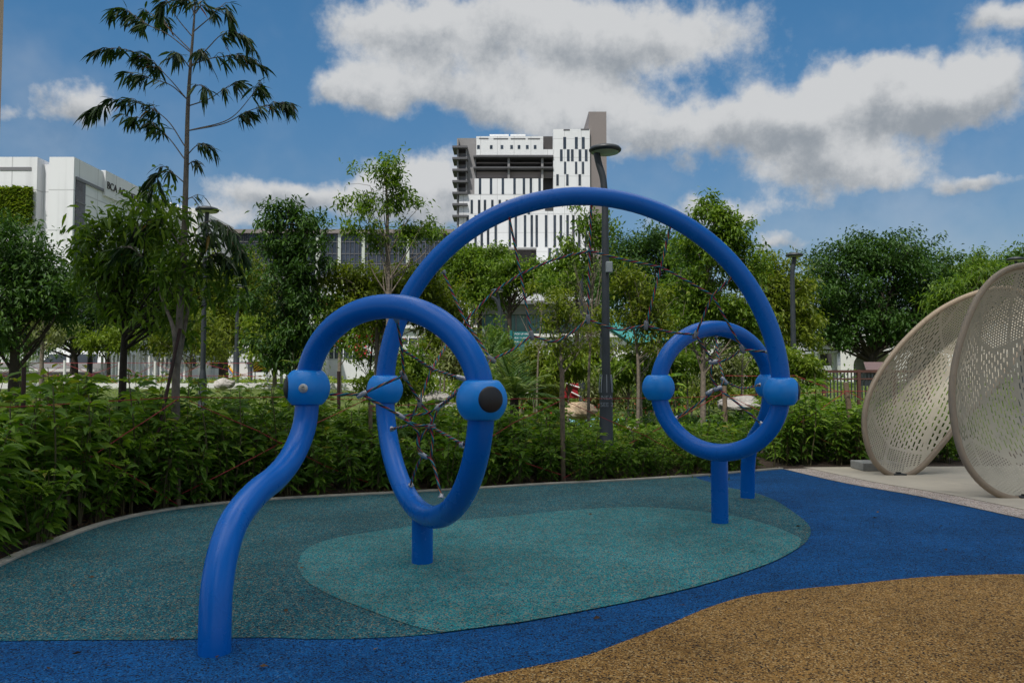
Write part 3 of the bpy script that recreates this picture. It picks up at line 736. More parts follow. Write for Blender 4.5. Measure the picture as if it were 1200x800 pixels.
# ================================================================ STREET LAMPS
def lamp(label, px, top, d, w, arm=-1, big=False):
    x = (px-600)/F*d; zt = P(px, top, d).z; zb = terrain(x, d)-.08
    r = S(w, d)/2
    t = thing('street_lamp', label, 'street lamp', (x, d, zb), 'dark disc-headed street lamps')
    hr = .24
    armh = .85 if d < 20 else .75
    b = MB()
    b.tube([(x, d, zb), (x, d, zb+1.5), (x, d, zt-armh)], [r, r, r*.8], 16); b.build('pole', M['lamp'], t)
    b = MB(); bw = r*1.55
    b.lathe([(bw*1.3, 0), (bw*1.3, .05), (bw, .06), (bw, 1.25), (bw*.96, 1.3), (r, 1.5)], (x, d, zb), n=18); bs = b.build('base_sleeve', M['lamp'], t)
    b = MB(); off = arm*hr*.55
    b.tube(smoothpath([(x, d, zt-armh), (x+off*.2, d, zt-armh*.6), (x+off*.7, d, zt-.28), (x+off, d, zt-.09)], 5), [r*.8]*15+[r*.55], 12); b.build('arm', M['lamp'], t)
    b = MB(); c = (x+off+(.13 if big else 0), d, zt-.07)
    b.lathe([(.0005, .07), (hr*.5, .06), (hr*.9, .03), (hr, 0), (hr*.98, -.02), (hr*.86, -.045)], c, n=36); b.build('lamp_head', M['lamp'], t)
    b = MB(); b.lathe([(hr*.86, -.045), (hr*.7, -.055), (.0005, -.06)][::-1], c, n=36); b.build('diffuser', M['lampglass'], t)
    if big or px == 238:
        zz = P(px, 314 if big else 297, d).z
        b = MB(); b.box((x-.005, d-r-.07, zz-.08), (x+.09, d-r+.02, zz+.08)); b.build('junction_box', M['lampbox'], t, bevel=.01)
    if big:
        b = MB()
        for k in range(7):
            a = math.pi*(k-3)/3.6-math.pi/2
            ca, sa = math.cos(a), math.sin(a)
            q = [(x+(bw+.004)*ca, d+(bw+.004)*sa, zb+1.26), (x+(r+.02)*ca, d+(r+.02)*sa, zb+1.52)]
            b.tube([Vector(q[0]), Vector(q[0]).lerp(Vector(q[1]), .5)+Vector((ca*.006, sa*.006, 0)), Vector(q[1])], .007, 6)
        b.build('collar_fin', M['letter'], t)
        for txt, z in (('NEA', zb+1.16), ('SEE 2', zb+1.06)):
            text_mesh('pole_lettering', txt, .085, M['letter'], (x, d-bw-.004, z), bs)
    return t
lamp('tall near lamp rising behind the big arch, its head in front of the tower', 710, 170, 11.6, 10, -.95, True)
lamp('tall lamp beside the leaning sapling at left with its head just above the leaves', 238, 242, 16.5, 6.0, .25)
lamp('lamp with a small flat head between the tall left lamp and the chevron board', 277, 333, 31, 4.5, .1)
lamp('small pale headed lamp beside the yellow and black chevron board', 293.5, 371, 44, 3.5, -.3)
lamp('lone slim lamp on the lawn edge at far left', 105.5, 346, 36, 4, .6)
lamp('lamp right of the big arch in front of the wide dark tree', 930, 296, 22, 6.5, .5)
lamp('lamp seen through the big arch beside the left rope net', 585, 338, 30, 4, -.6)
lamp('lamp in the thicket just left of the tall near lamp', 682, 312, 25, 5, .1)
lamp('lamp whose head peeks out over the front perforated shell', 1196, 301, 24, 4, -.5)
# curved dark post beside the lamp in the arch
b = MB(); q = [P(586.5, 445, 30), P(586.5, 380, 30), P(585.5, 362, 30), P(581, 351, 30), P(576, 348, 30)]
q[0].z = terrain(q[0].x, 30)-.08; b.tube(smoothpath(q, 5), .07, 10); tag(b.build('bent_post', M['lamp']), 'dark post with a curved top beside the lamp seen through the arch', 'post')


# ================================================================ BUILDINGS
def building(name, label, cat, px, d): return thing(name, label, cat, (P(px, 440, d).x, d, 1.0))
def make_tower():
    d = 150; K_ = 3.81
    def T(zx, zy): return (520+zx/K_, 120+zy/K_)
    t = building('office_tower', 'white tower block with scattered slit windows and a brown stair core, behind the arch', 'building', 620, d)
    def part(name, rects, m, dd=0, th=18, parent=t):
        b = MB()
        for x0, y0, x1, y1 in rects:
            a = T(x0, y0); c = T(x1, y1); b.fbox(a[0], a[1], c[0], c[1], d+dd, th)
        return b.build(name, M[m], parent)
    wall = part('white_wall', [(145,152,444,235), (444,210,490,235), (490,120,652,640), (137,340,443,410), (68,411,490,648), (489,640,652,1150), (415,648,489,1150), (68,760,415,1150)], 'facade')
    part('upper_parapet', [(205,143,290,150), (298,143,365,150)], 'white', .5)
    part('stair_core', [(652,42,726,1150)], 'taupe', .8, 22)
    part('service_core', [(62,160,144,411)], 'grey', 1.2, 16)
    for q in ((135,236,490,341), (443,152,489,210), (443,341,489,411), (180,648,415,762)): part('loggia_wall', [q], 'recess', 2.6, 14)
    for y in (237, 287): part('floor_slab', [(132, y, 490, y+6)], 'slab', -.4, 3.5)
    for q in ((146,268,489,273), (146,310,489,337)): part('loggia_parapet', [q], 'taupe', 1.2, .4)
    for x in (290, 440): part('loggia_column', [(x-5, 243, x+5, 341)], 'grey', .3, .9)
    part('loggia_column', [(245, 648, 266, 762)], 'grey', .3, 1.2)
    for y in (193, 244, 296, 347, 399, 450, 502): part('balcony_slab', [(38, y, 106, y+9)], 'slab', -.8, 5)
    part('balcony_frame', [(58,160,66,560), (98,200,104,411)], 'grey', .1, 2)
    for y in (207,258,310,361): part('balcony_recess', [(66, y, 98, y+20)], 'recess', 1.14, .1)
    rows = [(155,208,(540,592,623),13), (210,263,(525,556,574,608,636),12), (265,320,(542,591,622),10), (321,372,(508,552,607),11),
            (340,410,(162,211,264,316,358,389,428),11), (435,497,(125,158,184,217,250,282,315),11), (470,500,(350,380),11),
            (503,645,(107,142,170,198,232,295,322,363,393,415,457,496,523,553,579,605,635),11), (650,705,(473,507,563,600,630),12),
            (760,830,(100,150,190,230,280,330,380,440,500,560,620),12), (860,930,(100,140,190,230,290,330,390,440,510,560,620),12)]
    for y0, y1, xs, w in rows:
        for x in xs:
            part('window', [(x-w/2, y0, x+w/2, y1)], 'glass', -.04, .04, wall)
    for x in (155,212,260,303,336,373,408): part('small_window', [(x-6, 191, x+6, 208)], 'glass', -.04, .04, wall)
    for a in ((535,120,563,126), (612,118,650,124)): part('roof_vent', [a], 'slab', -.05, .05, wall)
    part('roof_louvre', [(158,159,200,164),(222,160,287,165),(299,160,365,165),(376,160,430,165)], 'slab', -.05, .05, wall)
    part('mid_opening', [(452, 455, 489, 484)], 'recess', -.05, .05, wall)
make_tower()
def make_left_building():
    d = 70
    t = building('institute_building', 'white flat roofed building with a green wall panel at the left edge', 'building', 40, d)
    x1 = P(87, 184, d).x; zt = P(87, 184, d).z; gz = .9
    b = MB(); b.box((-90, d, gz), (P(44, 184, d).x, d+30, P(20, 184, d).z)); b.box((P(44,184,d).x, d+.8, gz), (P(58,184,d).x, d+30, P(44, 190, d).z)); b.box((P(58,184,d).x, d, gz), (x1, d+17, zt))
    wall = b.build('front_wall', M['facade'], t)
    b = MB(); b.box((x1-6, d+17, P(87,240,d).z), (x1-.05, d+24, zt)); b.box((x1-2, d+5, P(87,214,d).z-.0), (x1+.25, d+24, zt+.12)); b.build('side_fascia', M['facade'], t)
    b = MB(); b.box((x1-3, d+5.6, gz), (x1-.9, d+24, P(87,214,d).z-.02)); b.build('side_recess_wall', M['offwhite'], t)
    b = MB(); b.box((x1, d+.3, gz), (x1+.06, d+1.9, P(87,206,d).z)); b.build('side_window', M['greyglass'], t)
    b = MB()
    for z in np.linspace(3, 17, 6): b.box((x1+.061, d+.3, z), (x1+.12, d+1.9, z+.12))
    b.box((x1+.061, d+.3, P(87,207,d).z-.2), (x1+.14, d+5.5, P(87,206,d).z)); b.build('window_transom', M['mullion'], t)
    a = P(0, 147+170-112, d)
    b = MB(); b.fbox(0, 196, 37, 200, d, .05, .05); b.build('recessed_slot', M['mullion'], t)
    c0, c1 = P(-30, 262, d), P(39, 221, d)
    b = MB(); b.box((c0.x, d-.06, c0.z), (c1.x, d-.01, c1.z)); g = b.build('green_wall_backing', M['recess'], t)
    n = 5200; u = rng.random(n); v = rng.random(n)**.8
    keep = (v > .30) | (u < .93)
    Cc = np.stack([c0.x+(c1.x-c0.x)*u, np.full(n, d-.12)-rng.random(n)*.3, c0.z+(c1.z-c0.z)*v], 1)
    D = rng.normal(size=(n, 3)); D[:, 1] -= .9; D[:, 2] -= .4
    leaves('climbing_plants', Cc, D, .42, .26, L['lime'], t)
    text_mesh('building_lettering', 'BCA ACADEMY', 1.0, M['recess'], (x1+.27, d+5.25, 19.4), t, R(90), .05, 'LEFT')
    # louvred wing behind
    b = MB(); b.fbox(178, 244, 232, 330, 92, 12); b.build('rear_wing', M['offwhite'], t)
    b = MB()
    for k in range(11): b.fbox(178+k*4.2, 237-(0 if k < 6 else (k-5)*-1.2), 179.6+k*4.2, 262, 91.6, .2)
    b.build('vertical_louvre', M['white'], t)
make_left_building()
def make_grey_building():
    d = 105
    t = building('glass_hall', 'long low hall with smoked glass upper floor on posts, left of the white tower', 'building', 400, d)
    b = MB(); b.fbox(225, 273, 535, 323, d, 16); b.build('glass_wall', M['greyglass'], t)
    b = MB(); b.fbox(222, 268.5, 538, 273, d-.6, 17.2); b.build('roof_edge', M['taupe'], t)
    b = MB(); b.fbox(222, 323, 538, 327, d-.4, 17.0); b.build('floor_edge', M['mullion'], t)
    b = MB()
    for x in np.arange(228, 535, 5.2):
        b.fbox(x, 273.2, x+.7, 322.8, d, .01, .18)
    for y in (283, 297, 309): b.fbox(226, y, 534, y+.6, d, .01, .1)
    b.build('mullion', M['mullion'], t)
    for x0, x1 in ((370, 376), (396, 400), (424, 428), (476, 480)):
        b = MB(); b.fbox(x0, 274, x1, 322.5, d, .01, .24); b.build('light_glass_panel', M['lampglass'], t)
    b = MB(); b.fbox(225, 327.2, 535, 400, d+8, 6); b.build('lower_wall', M['recess'], t)
    for x in (240, 282, 322, 362, 392, 432, 472, 512):
        b = MB(); b.fbox(x, 327, x+3.4, 440, d+1, .6); b.build('post', M['lampglass'], t)
make_grey_building()
def make_podiums():
    # white low buildings glimpsed between trunks and crowns
    def low(label, x0, y0, x1, y1, d, bands, m='facade', th=10, win='glass'):
        t = building('low_building', label, 'building', (x0+x1)/2, d)
        b = MB(); q0, q1 = P(x0, y0, d), P(x1, y1, d); b.box((q0.x, d, .6), (q1.x, d+th, q0.z)); b.build('wall', M[m], t)
        for (a, c) in bands:
            b = MB(); b.fbox(x0+2, a, x1-2, c, d, .02, .05); w_ = b.build('window_band', M[win], t)
            b = MB()
            for x in np.arange(x0+4, x1-4, 11): b.fbox(x, a, x+1, c, d-.05, .01, .08)
            b.build('window_frame', M['white'], w_)
        b = MB(); b.box((q0.x-.4, d-.5, q0.z), (q1.x+.4, d+th, q0.z+.35)); b.build('roof_slab', M['offwhite'], t)
    low('long white low building behind the trees at far left', -120, 392, 232, 440, 88, [(401, 407), (420, 429)])
    low('white low building behind the chevron board and boulder', 232, 380, 372, 440, 92, [(390, 396), (408, 414), (424, 431)])
    low('white low building below the glass hall with pale upper storey', 376, 335, 470, 440, 98, [(346, 358), (378, 390), (408, 420)])
    low('white podium with dark slits under the tower, seen through the rope net', 556, 318, 700, 352, 140, [], 'facade')
    t = building('station_hall', 'grey flat roofed glass hall below the white podium seen through the arch', 'building', 610, 120)
    b = MB(); b.fbox(548, 352, 706, 356, 117, 14); b.build('roof', M['mullion'], t)
    b = MB(); b.fbox(552, 356, 700, 368, 119, 10); b.build('fascia', M['grey'], t)
    b = MB(); b.fbox(552, 368, 700, 440, 120, 9); b.build('glass_front', M['tealglass'], t)
    b = MB()
    for x in range(556, 700, 12): b.fbox(x, 368, x+1.4, 440, 119.9, .01, .1)
    b.build('mullion', M['mullion'], t)
    low('white low block glimpsed through the small rear loop', 800, 372, 905, 440, 80, [(384, 390), (402, 408), (420, 427)])
    low('white block behind the thicket at the centre', 620, 395, 800, 440, 84, [(404, 410), (424, 430)])
    low('white low block glimpsed behind the left loop of the frame', 430, 385, 560, 440, 86, [(396, 403), (416, 423)])
    # viaduct with arches at right
    t = building('arched_viaduct', 'pale concrete viaduct with round arches behind the wide dark tree', 'viaduct', 1040, 62)
    d = 62
    a = P(985, 398, d); zt = a.z; gz = terrain(25, 62)-.1
    b = MB(); x0 = P(930, 400, d).x; 
    poly = []; piers = [(985, 1000), (1050, 1062), (1112, 1124)]
    # front outline with arch cut-outs
    zz = lambda y: P(1000, y, d).z
    arch = []
    def X(px): return P(px, 420, d).x
    openings = [(1000, 1050), (1062, 1112), (1124, 1174)]
    for o0, o1 in openings:
        c = (X(o0)+X(o1))/2; rx = (X(o1)-X(o0))/2; rz = zz(410)-zz(428)
        for k in range(13):
            th = math.pi*k/12; arch.append((c-rx*math.cos(th), zz(428)+rz*math.sin(th)))
    top = []
    xs = [X(985)]+[p[0] for p in arch]+[X(1190)]
    vs = []; fs = []
    zb = [zz(428)]+[p[1] for p in arch]+[zz(428)]
    for x, z in zip(xs, zb): vs += [(x, d, z), (x, d, zt+.6), (x, d+9, z), (x, d+9, zt+.6)]
    for i in range(len(xs)-1):
        if xs[i+1]-xs[i] < 1e-4: continue
        a_ = i*4; c_ = a_+4
        fs += [(a_, c_, c_+1, a_+1), (a_+2, a_+3, c_+3, c_+2), (a_, a_+2, c_+2, c_), (a_+1, c_+1, c_+3, a_+3)]
    b.add(vs, fs); b.build('deck_and_arches', M['offwhite'], t)
    for o0, o1 in piers:
        b = MB(); b.box((X(o0), d, gz), (X(o1), d+9, zz(428)-.002)); b.build('pier', M['offwhite'], t)
    # pavilion left of it
    t = thing('white_pavilion', 'small white pavilion with dark opening and striped roof edge left of the arches', 'pavilion', (P(970,440,50).x, 50, 1.0))
    b = MB(); b.fbox(957, 406, 981, 409, 50, 5); b.fbox(957, 411, 981, 413.5, 49.9, 5.2); b.build('roof_slab', M['white'], t)
    b = MB(); b.fbox(959, 409, 980, 411, 50.2, 4.6); b.build('roof_gap', M['slab'], t)
    b = MB(); b.fbox(958, 413.5, 961, 444, 50, .4); b.fbox(978, 413.5, 981, 444, 50, .4); b.build('post', M['white'], t)
    b = MB(); b.fbox(961.2, 414, 977.8, 428, 52, 3); b.build('back_wall', M['recess'], t)
    # beige tower sliver at the left edge
    t = building('beige_tower', 'narrow beige block just showing along the left edge of the sky', 'building', -10, 110)
    b = MB(); b.box((P(1.6, 100, 114).x-10, 110, .8), (P(1.6, 100, 114).x, 114, 75)); b.build('wall', M['beige'], t)
make_podiums()
def shade_block():  # unseen block, added and sized to keep the sun off the playground
    t = thing('added_shade_block', 'tall pale block added unseen behind the camera to shade the playground', 'building', (-17, -40, 0))
    b = MB(); b.box((-30, -46, 0), (-4.5, -34, 76)); w_ = b.build('wall', M['offwhite'], t)
    for z in range(3, 73, 4):
        b = MB(); b.box((-29, -34, z), (-5.5, -33.96, z+1.6)); b.build('window_band', M['glass'], t)
shade_block()

# ================================================================ GROUNDS BEYOND
def strip(name, pts_near, pts_far, m, dz=.02, steps=24, kind='structure'):
    a = [Vector((*q, 0)) for q in pts_near]; c = [Vector((*q, 0)) for q in pts_far]
    vs = []; fs = []
    def lerp(L_, t):
        f = t*(len(L_)-1); i = min(int(f), len(L_)-2); return L_[i].lerp(L_[i+1], f-i)
    for i in range(steps+1):
        for j in range(7):
            p = lerp(a, i/steps).lerp(lerp(c, i/steps), j/6); vs.append((p.x, p.y, terrain(p.x, p.y)-.06+dz))
    for i in range(steps):
        for j in range(6): fs.append((i*7+j, (i+1)*7+j, (i+1)*7+j+1, i*7+j+1))
    b = MB(); b.add(vs, fs, True); o = b.build(name, M[m]); o['kind'] = kind
    if o.data.polygons[0].normal.z < 0: o.data.flip_normals()
    return o
# path beyond the lawn, its white kerb, pale blue play surface
strip('paved_path', [(-60, 34), (-4, 33.5), (1, 33)], [(-60, 50), (-4, 50), (1, 50)], 'path', .05, 30)
strip('pale_blue_surface', [(1.8, 22.5), (6.2, 23)], [(1.8, 26), (6.5, 25.6)], 'pond', .03, 10)
b = MB()
xs = np.linspace(-50, -1.5, 60)
for x0, x1 in zip(xs[:-1], xs[1:]):
    z0, z1 = terrain(x0, 26.8), terrain(x1, 26.8)
    b.add([(x0, 26.8, z0-.2), (x1, 26.8, z1-.2), (x1, 26.8, z1+.12), (x0, 26.8, z0+.12), (x0, 27.1, z0-.2), (x1, 27.1, z1-.2), (x1, 27.1, z1+.12), (x0, 27.1, z0+.12)], [(0,1,2,3), (3,2,6,7), (5,4,7,6)])
o = b.build('lawn_kerb', M['offwhite']); o['kind'] = 'structure'

def flora(name, n, xr, yr, hmax, leaf, lm, label=None, cat=None, kind='stuff', clump=.8, thr=-.1, flowers=None):
    "low continuous ground cover: one object"
    Cc = []; tries = 0
    while len(Cc) < n and tries < n*6:
        tries += 1
        x = random.uniform(*xr); y = random.uniform(*yr)
        q = noise.noise(Vector((x*clump, y*clump, 3)))
        if q < thr: continue
        h = hmax*(.45+.8*max(0, q+.3))
        Cc.append((x, y, terrain(x, y)-.05+h*random.random()**.6))
    Cc = np.array(Cc); D = rng.normal(size=Cc.shape); D[:, 2] = np.abs(D[:, 2])*.6+.1
    ln = leaf[0]*rng.uniform(.6, 1.3, len(Cc))
    o = leaves(name, Cc, D, ln, ln*leaf[1]/leaf[0], L[lm], None, .3)
    tag(o, label, cat, kind=kind); return o
flora('lawn_grass', 26000, (-16, 3), (11, 26.5), .05, (.09, .014), 'lime', 'short mown grass of the lawn behind the planting', 'grass')
flora('ground_cover', 5200, (-26, -2), (27.3, 31.5), .42, (.15, .06), 'lime', 'low bright green planting beyond the white lawn kerb', 'ground cover', thr=-.25)
flora('strap_leaf_planting', 5000, (2.5, 9), (16.5, 21), .62, (.34, .035), 'deep', 'dark strap leaved planting behind the hedge to the right of centre', 'ground cover', thr=-.2)
flora('flower_planting', 11000, (-4, 9), (25, 37), 1.1, (.18, .08), 'olive', 'mixed low planting in the middle distance under the arch', 'ground cover', thr=-.2)
flora('low_planting', 6500, (9, 34), (17, 40), 1.0, (.2, .08), 'mid', 'low green planting below the wide dark tree at right', 'ground cover', thr=-.25)
flora('red_flower_planting', 700, (.2, 5.2), (19, 24), .85, (.07, .06), 'red', 'scattered red blossoms low in the middle distance', 'flowers', thr=.12)
flora('near_planting', 9000, (-2.5, 8), (13.6, 19), .62, (.16, .055), 'mid', 'low leafy planting just behind the hedge under the arch', 'ground cover', thr=-.15)

# ================================================================ TREES
def tall_sapling():
    d = 9.1
    tp = [P(*q) for q in [(209, 600, d), (207, 520, d), (206, 450, d), (210, 380, d), (215, 300, d), (217, 240, d), (218.5, 190, d), (220, 130, d), (223, 80, d), (227, 30, d), (229, -2, d)]]
    base = Vector((tp[0].x, tp[0].y, -.03)); tp[0] = base
    t = thing('tall_sapling', 'tall slender sapling with tiers of long drooping leaves rising out of the hedge at left', 'tree', base)
    path = smoothpath(tp, 5); N = len(path); tr = MB()
    def rad(f): return .047*(1-f)**.8+.005
    tr.tube(path, [rad(i/(N-1)) for i in range(N)], 12)
    Cc = []; D = []; Ln = []; var = []
    def branch(pts, dens=1.0, start=.35, ll=.185, thick=.0075, dd=0):
        pts = [P(x, y, d+dd*i/(len(pts)-1)) for i, (x, y) in enumerate(pts)]
        q = smoothpath(pts, 8); n = len(q)
        tr.tube(q, [thick*(1-.75*i/(n-1)) for i in range(n)], 6, caps=False)
        tot = sum((q[i+1]-q[i]).length for i in range(n-1))
        # side twigs, each hung with leaves
        ntw = max(3, int(tot*(1-start)*25*dens))
        for k in range(ntw):
            f = start+(1-start)*random.random(); i = min(int(f*(n-1)), n-2); a = q[i]
            fw = (q[i+1]-q[i]).normalized()
            side = Vector((random.gauss(0, .5), random.gauss(0, .9), random.uniform(-.1, .35)))
            dirn = (fw*.9+side*.7).normalized(); tl = random.uniform(.06, .26)*(1-.5*f)
            tw = [a, a+dirn*tl*.5+Vector((0, 0, .01)), a+dirn*tl-Vector((0, 0, tl*.25))]
            tr.tube(tw, [.004, .003, .002], 4, caps=False)
            v0 = random.random()
            for j in range(random.randint(5, 9)):
                g = random.uniform(.15, 1); p = tw[0].lerp(tw[1], g*2) if g < .5 else tw[1].lerp(tw[2], g*2-1)
                Cc.append(p); w_ = dirn*.75+Vector((random.gauss(0, .34), random.gauss(0, .36), -.85+random.gauss(0, .3)))
                D.append(w_); Ln.append(ll*random.uniform(.45, 1.15)); var.append(min(.99, .5*v0+.5*random.random()*(1 if random.random() > .05 else 1.6)))
    B = branch
    B([(217,172),(195,140),(165,122),(130,118),(108,130)], 1.3, .28)
    B([(216,186),(196,160),(170,140),(150,138)], 1.0, .35, dd=.5)
    B([(222,120),(198,92),(172,68),(140,57),(118,60)], 1.25, .30)
    B([(221,118),(200,100),(175,92),(150,85)], .9, .35, dd=-.5)
    B([(224,62),(196,40),(170,28),(150,14),(132,14)], 1.1, .38)
    B([(224,60),(200,36),(188,24),(170,12)], .9, .45, dd=.5)
    B([(222,124),(245,116),(262,105),(280,96)], 1.0, .45)
    B([(222,153),(262,145),(292,130),(322,122),(338,122)], 1.35, .36)
    B([(222,153),(268,140),(295,112),(306,96)], 1.0, .60, dd=.3)
    B([(225,78),(245,55),(262,40),(284,42),(296,56)], 1.2, .42)
    B([(224,76),(250,68),(285,66),(306,78)], 1.25, .35, dd=.3)
    B([(226,44),(208,22),(196,2),(188,8)], 1.1, .4)
    B([(226,38),(245,22),(262,8),(276,34)], 1.1, .35)
    B([(228,20),(222,2),(208,2)], 1.3, .2); B([(229,16),(238,6),(250,16)], 1.2, .2)
    B([(224,82),(212,66),(203,62)], 1.3, .2, dd=-.3); B([(224,70),(234,60),(246,72)], 1.1, .25, dd=-.3)
    B([(221,110),(232,100),(244,106)], .9, .3, dd=-.3)
    B([(219,182),(232,170),(246,172)], 1.0, .3, dd=-.2); B([(218,196),(226,190),(238,196)], .8, .3)
    B([(217,215),(200,202),(186,205),(178,222)], 1.2, .3, .24); B([(217,235),(226,232),(234,246)], .8, .3, .16)
    B([(215,290),(238,262),(258,262),(276,274)], 1.0, .3, .20, dd=-.4); B([(214,300),(240,276),(262,278),(286,296)], 1.3, .15, .22, dd=-.3)
    B([(214,290),(190,262),(170,262),(155,275)], 1.2, .3, .22, dd=.4)
    # two leaning side stems lower down
    s1 = smoothpath([P(206, 425, d-.05), P(203, 385, d-.12), P(190, 350, d+.2), (P(182, 325, d+.3))], 5); tr.tube(s1, [.03-.018*i/(len(s1)-1) for i in range(len(s1))], 8)
    s2 = smoothpath([P(208, 430, d), P(217, 380, d+.1), P(226, 330, d+.1), P(238, 290, d+.1)], 5); tr.tube(s2, [.032-.018*i/(len(s2)-1) for i in range(len(s2))], 8)
    B([(180,322),(165,300),(150,290),(132,300)], 1.5, .1, .2); B([(228,322),(246,300),(262,300),(276,312)], 1.4, .1, .25)
    tr.build('trunk', M['bark'], t, origin=base)
    leaves('crown', np.array([tuple(p) for p in Cc]), np.array([tuple(p) for p in D]), np.array(Ln), np.array(Ln)*.155, L['droop'], t, .25, True, base, np.array(var))
    # props
    for a, c, nm in (((182, 505), (216, 378), 'dark prop'), ((207, 600), (204, 470), 'p')):
        pass
    b = MB(); b.tube([P(183, 520, 8.8), P(211, 385, 9.0)], .02, 8); tag(b.build('prop_pole', M['darkstake']), 'dark leaning pole propping up the tall sapling', 'pole')
    return t
tall_sapling()
tree('leafy_tree', 'dark leafy tree with uneven crown wrapped round the lower trunk of the tall sapling', 'tree', [(142,520,10.2),(144,440,10.1),(147,380,10.0),(150,320,9.9),(158,255,9.8)],
     [(176,238,24,14,9.9),(142,272,44,24,9.8),(112,270,24,12,9.6),(185,262,36,26,9.2),(120,312,38,30,9.8),(170,310,46,38,9.7),(215,292,24,22,9.0),(205,330,34,30,9.0),(108,290,24,18,9.6),(150,360,48,26,10.0),(200,372,34,22,9.4),(256,336,22,20,9.3)], (.185,.052), 500, 'mid', 'darkbark', .055, .28, 7, True, .4, 4)
tree('dark_broad_tree', 'dark round tree cut off by the left edge of the photo', 'tree', [(15,450,19),(18,400,19),(22,330,19)], [(20,305,48,34,19),(-15,300,40,60,19),(50,335,42,34,19),(10,365,52,40,19),(75,350,30,30,19.5),(-20,380,40,30,19)], (.20,.08), 1500, 'deep', 'darkbark', .14, .4, 9)
tree('dark_spreading_tree', 'dark tree with a forked black trunk behind the lone lamp at far left', 'tree', [(86,444,33),(87,420,33),(84,395,33)], [(95,360,50,45,33),(60,380,40,36,33),(130,380,40,36,34),(30,392,36,28,34),(160,350,36,40,35),(110,330,40,30,35),(70,350,34,30,34),(180,385,34,24,35),(0,380,40,34,34)], (.26,.11), 1500, 'deep', 'darkbark', .2, .6, 9)
tree('pale_sapling', 'pale leaved sapling with bare grey branches at far left', 'tree', [(49,446,22),(49,420,22),(50,400,22),(51,370,22)], [(50,382,30,16,22),(32,388,20,10,22),(70,392,22,12,22),(52,362,12,12,22)], (.19,.07), 170, 'pale', 'bark', .07, .35, 7, limbs=6)
tree('yellow_green_tree', 'yellow green young tree in front of the white poles', 'tree', [(127,446,32),(127,420,32),(127,400,32)], [(125,398,26,14,32),(108,402,16,10,32),(146,402,20,12,32)], (.24,.09), 260, 'lime', 'darkbark', .08, .4, 8)
tree('yellow_green_tree', 'yellow green tree just right of the white poles behind the sapling trunk', 'tree', [(222,446,34),(224,420,34),(226,390,34)], [(230,385,32,26,34),(205,402,24,14,34),(250,408,26,16,34),(186,405,20,12,35)], (.24,.09), 560, 'olive', 'bark', .09, .45, 8)
tree('dense_tree', 'dense tall tree filling the gap behind the tall left lamp', 'tree', [(262,446,38),(262,400,38),(262,350,38)], [(262,330,48,34,38),(230,350,36,40,38),(290,350,36,44,39),(262,385,48,30,38),(308,380,32,20,42),(200,360,30,34,39)], (.30,.12), 2300, 'olive', 'darkbark', .25, .7, 9)
tree('columnar_dark_tree', 'dark glossy leaved upright tree in front of the glass hall', 'tree', [(341,520,14),(341,440,14),(342,350,14),(342,240,14)], [(342,262,40,22,14),(342,246,26,14,14),(320,290,38,18,14),(362,285,30,20,14),(342,320,48,22,14),(335,350,44,24,14),(350,385,40,26,14),(330,410,34,22,14)], (.15,.05), 900, 'deep', 'darkbark', .06, .25, 9, True, .35, 5)
tree('bright_backlit_tree', 'bright yellow green tree behind the foot of the dark upright tree', 'tree', [(322,446,26),(322,420,26),(324,400,26)], [(318,398,34,26,26),(350,415,30,20,26)], (.22,.09), 480, 'lime', 'bark', .08, .4, 8)
tree('airy_tree', 'airy open crowned tree whose thin top stands against the sky left of the arch', 'tree', [(455,520,13.5),(455,430,13.5),(455,330,13.5),(454,260,13.5),(452,200,13.5)],
     [(452,206,36,22,13.5),(430,240,30,18,13.4),(470,236,32,20,13.6),(425,262,32,12,13.3),(480,268,34,16,13.7),(505,272,20,16,13.6),(450,288,30,12,13.5)], (.12,.042), 430, 'mid', 'bark', .055, .2, 8, True, .25, 3)
tree('olive_bushy_tree', 'olive green bushy tree beneath the airy crown beside the arch', 'tree', [(440,520,14.5),(441,430,14.5),(442,340,14.5)],
     [(430,338,46,24,14.5),(475,334,46,26,14.6),(500,345,44,30,14.8),(450,362,56,24,14.5),(525,375,36,30,15),(408,325,26,14,14.3)], (.14,.055), 1250, 'olive', 'bark', .06, .25, 9, True, .3, 3)
tree('orange_flowering_tree', 'light green tree dotted with orange flowers between dark tree and blue loop', 'tree', [(398,446,24),(398,410,24),(398,380,24)], [(398,365,26,22,24),(385,385,20,18,24),(418,385,22,20,24)], (.20,.09), 420, 'mid', 'bark', .07, .35, 8, flowers=('orange', .07))
tree('pink_flowering_sapling', 'thin sapling with a few pink red blossoms seen inside the front loop', 'tree', [(432,470,17),(434,430,17),(440,380,17)], [(430,375,22,26,17),(448,400,26,24,17),(420,415,20,18,17)], (.15,.06), 190, 'mid', 'darkbark', .035, .25, 7, flowers=('red', .06))
tree('rain_tree', 'rounded bright green crown against the base of the white tower', 'tree', [(562,440,62),(562,380,62),(562,330,62)], [(556,305,36,18,62),(578,320,34,18,62),(540,325,26,22,62),(565,345,30,16,62)], (.42,.2), 1300, 'mid', 'darkbark', .3, .9, 9)
tree('umbrella_tree', 'flat topped spreading tree right of the rounded crown with forked limbs showing', 'tree', [(597,440,60),(597,380,60),(598,340,60)], [(598,318,34,14,60),(622,325,28,14,60),(582,335,22,12,60),(640,330,20,12,60)], (.40,.2), 750, 'mid', 'darkbark', .28, .8, 9, limbs=6)
tree('umbrella_tree', 'small rounded tree in front of the white tower wall right of the net', 'tree', [(676,440,58),(676,380,58),(676,340,58)], [(672,320,36,14,58),(655,332,22,14,58),(695,335,24,14,58)], (.40,.2), 700, 'mid', 'darkbark', .25, .8, 9)
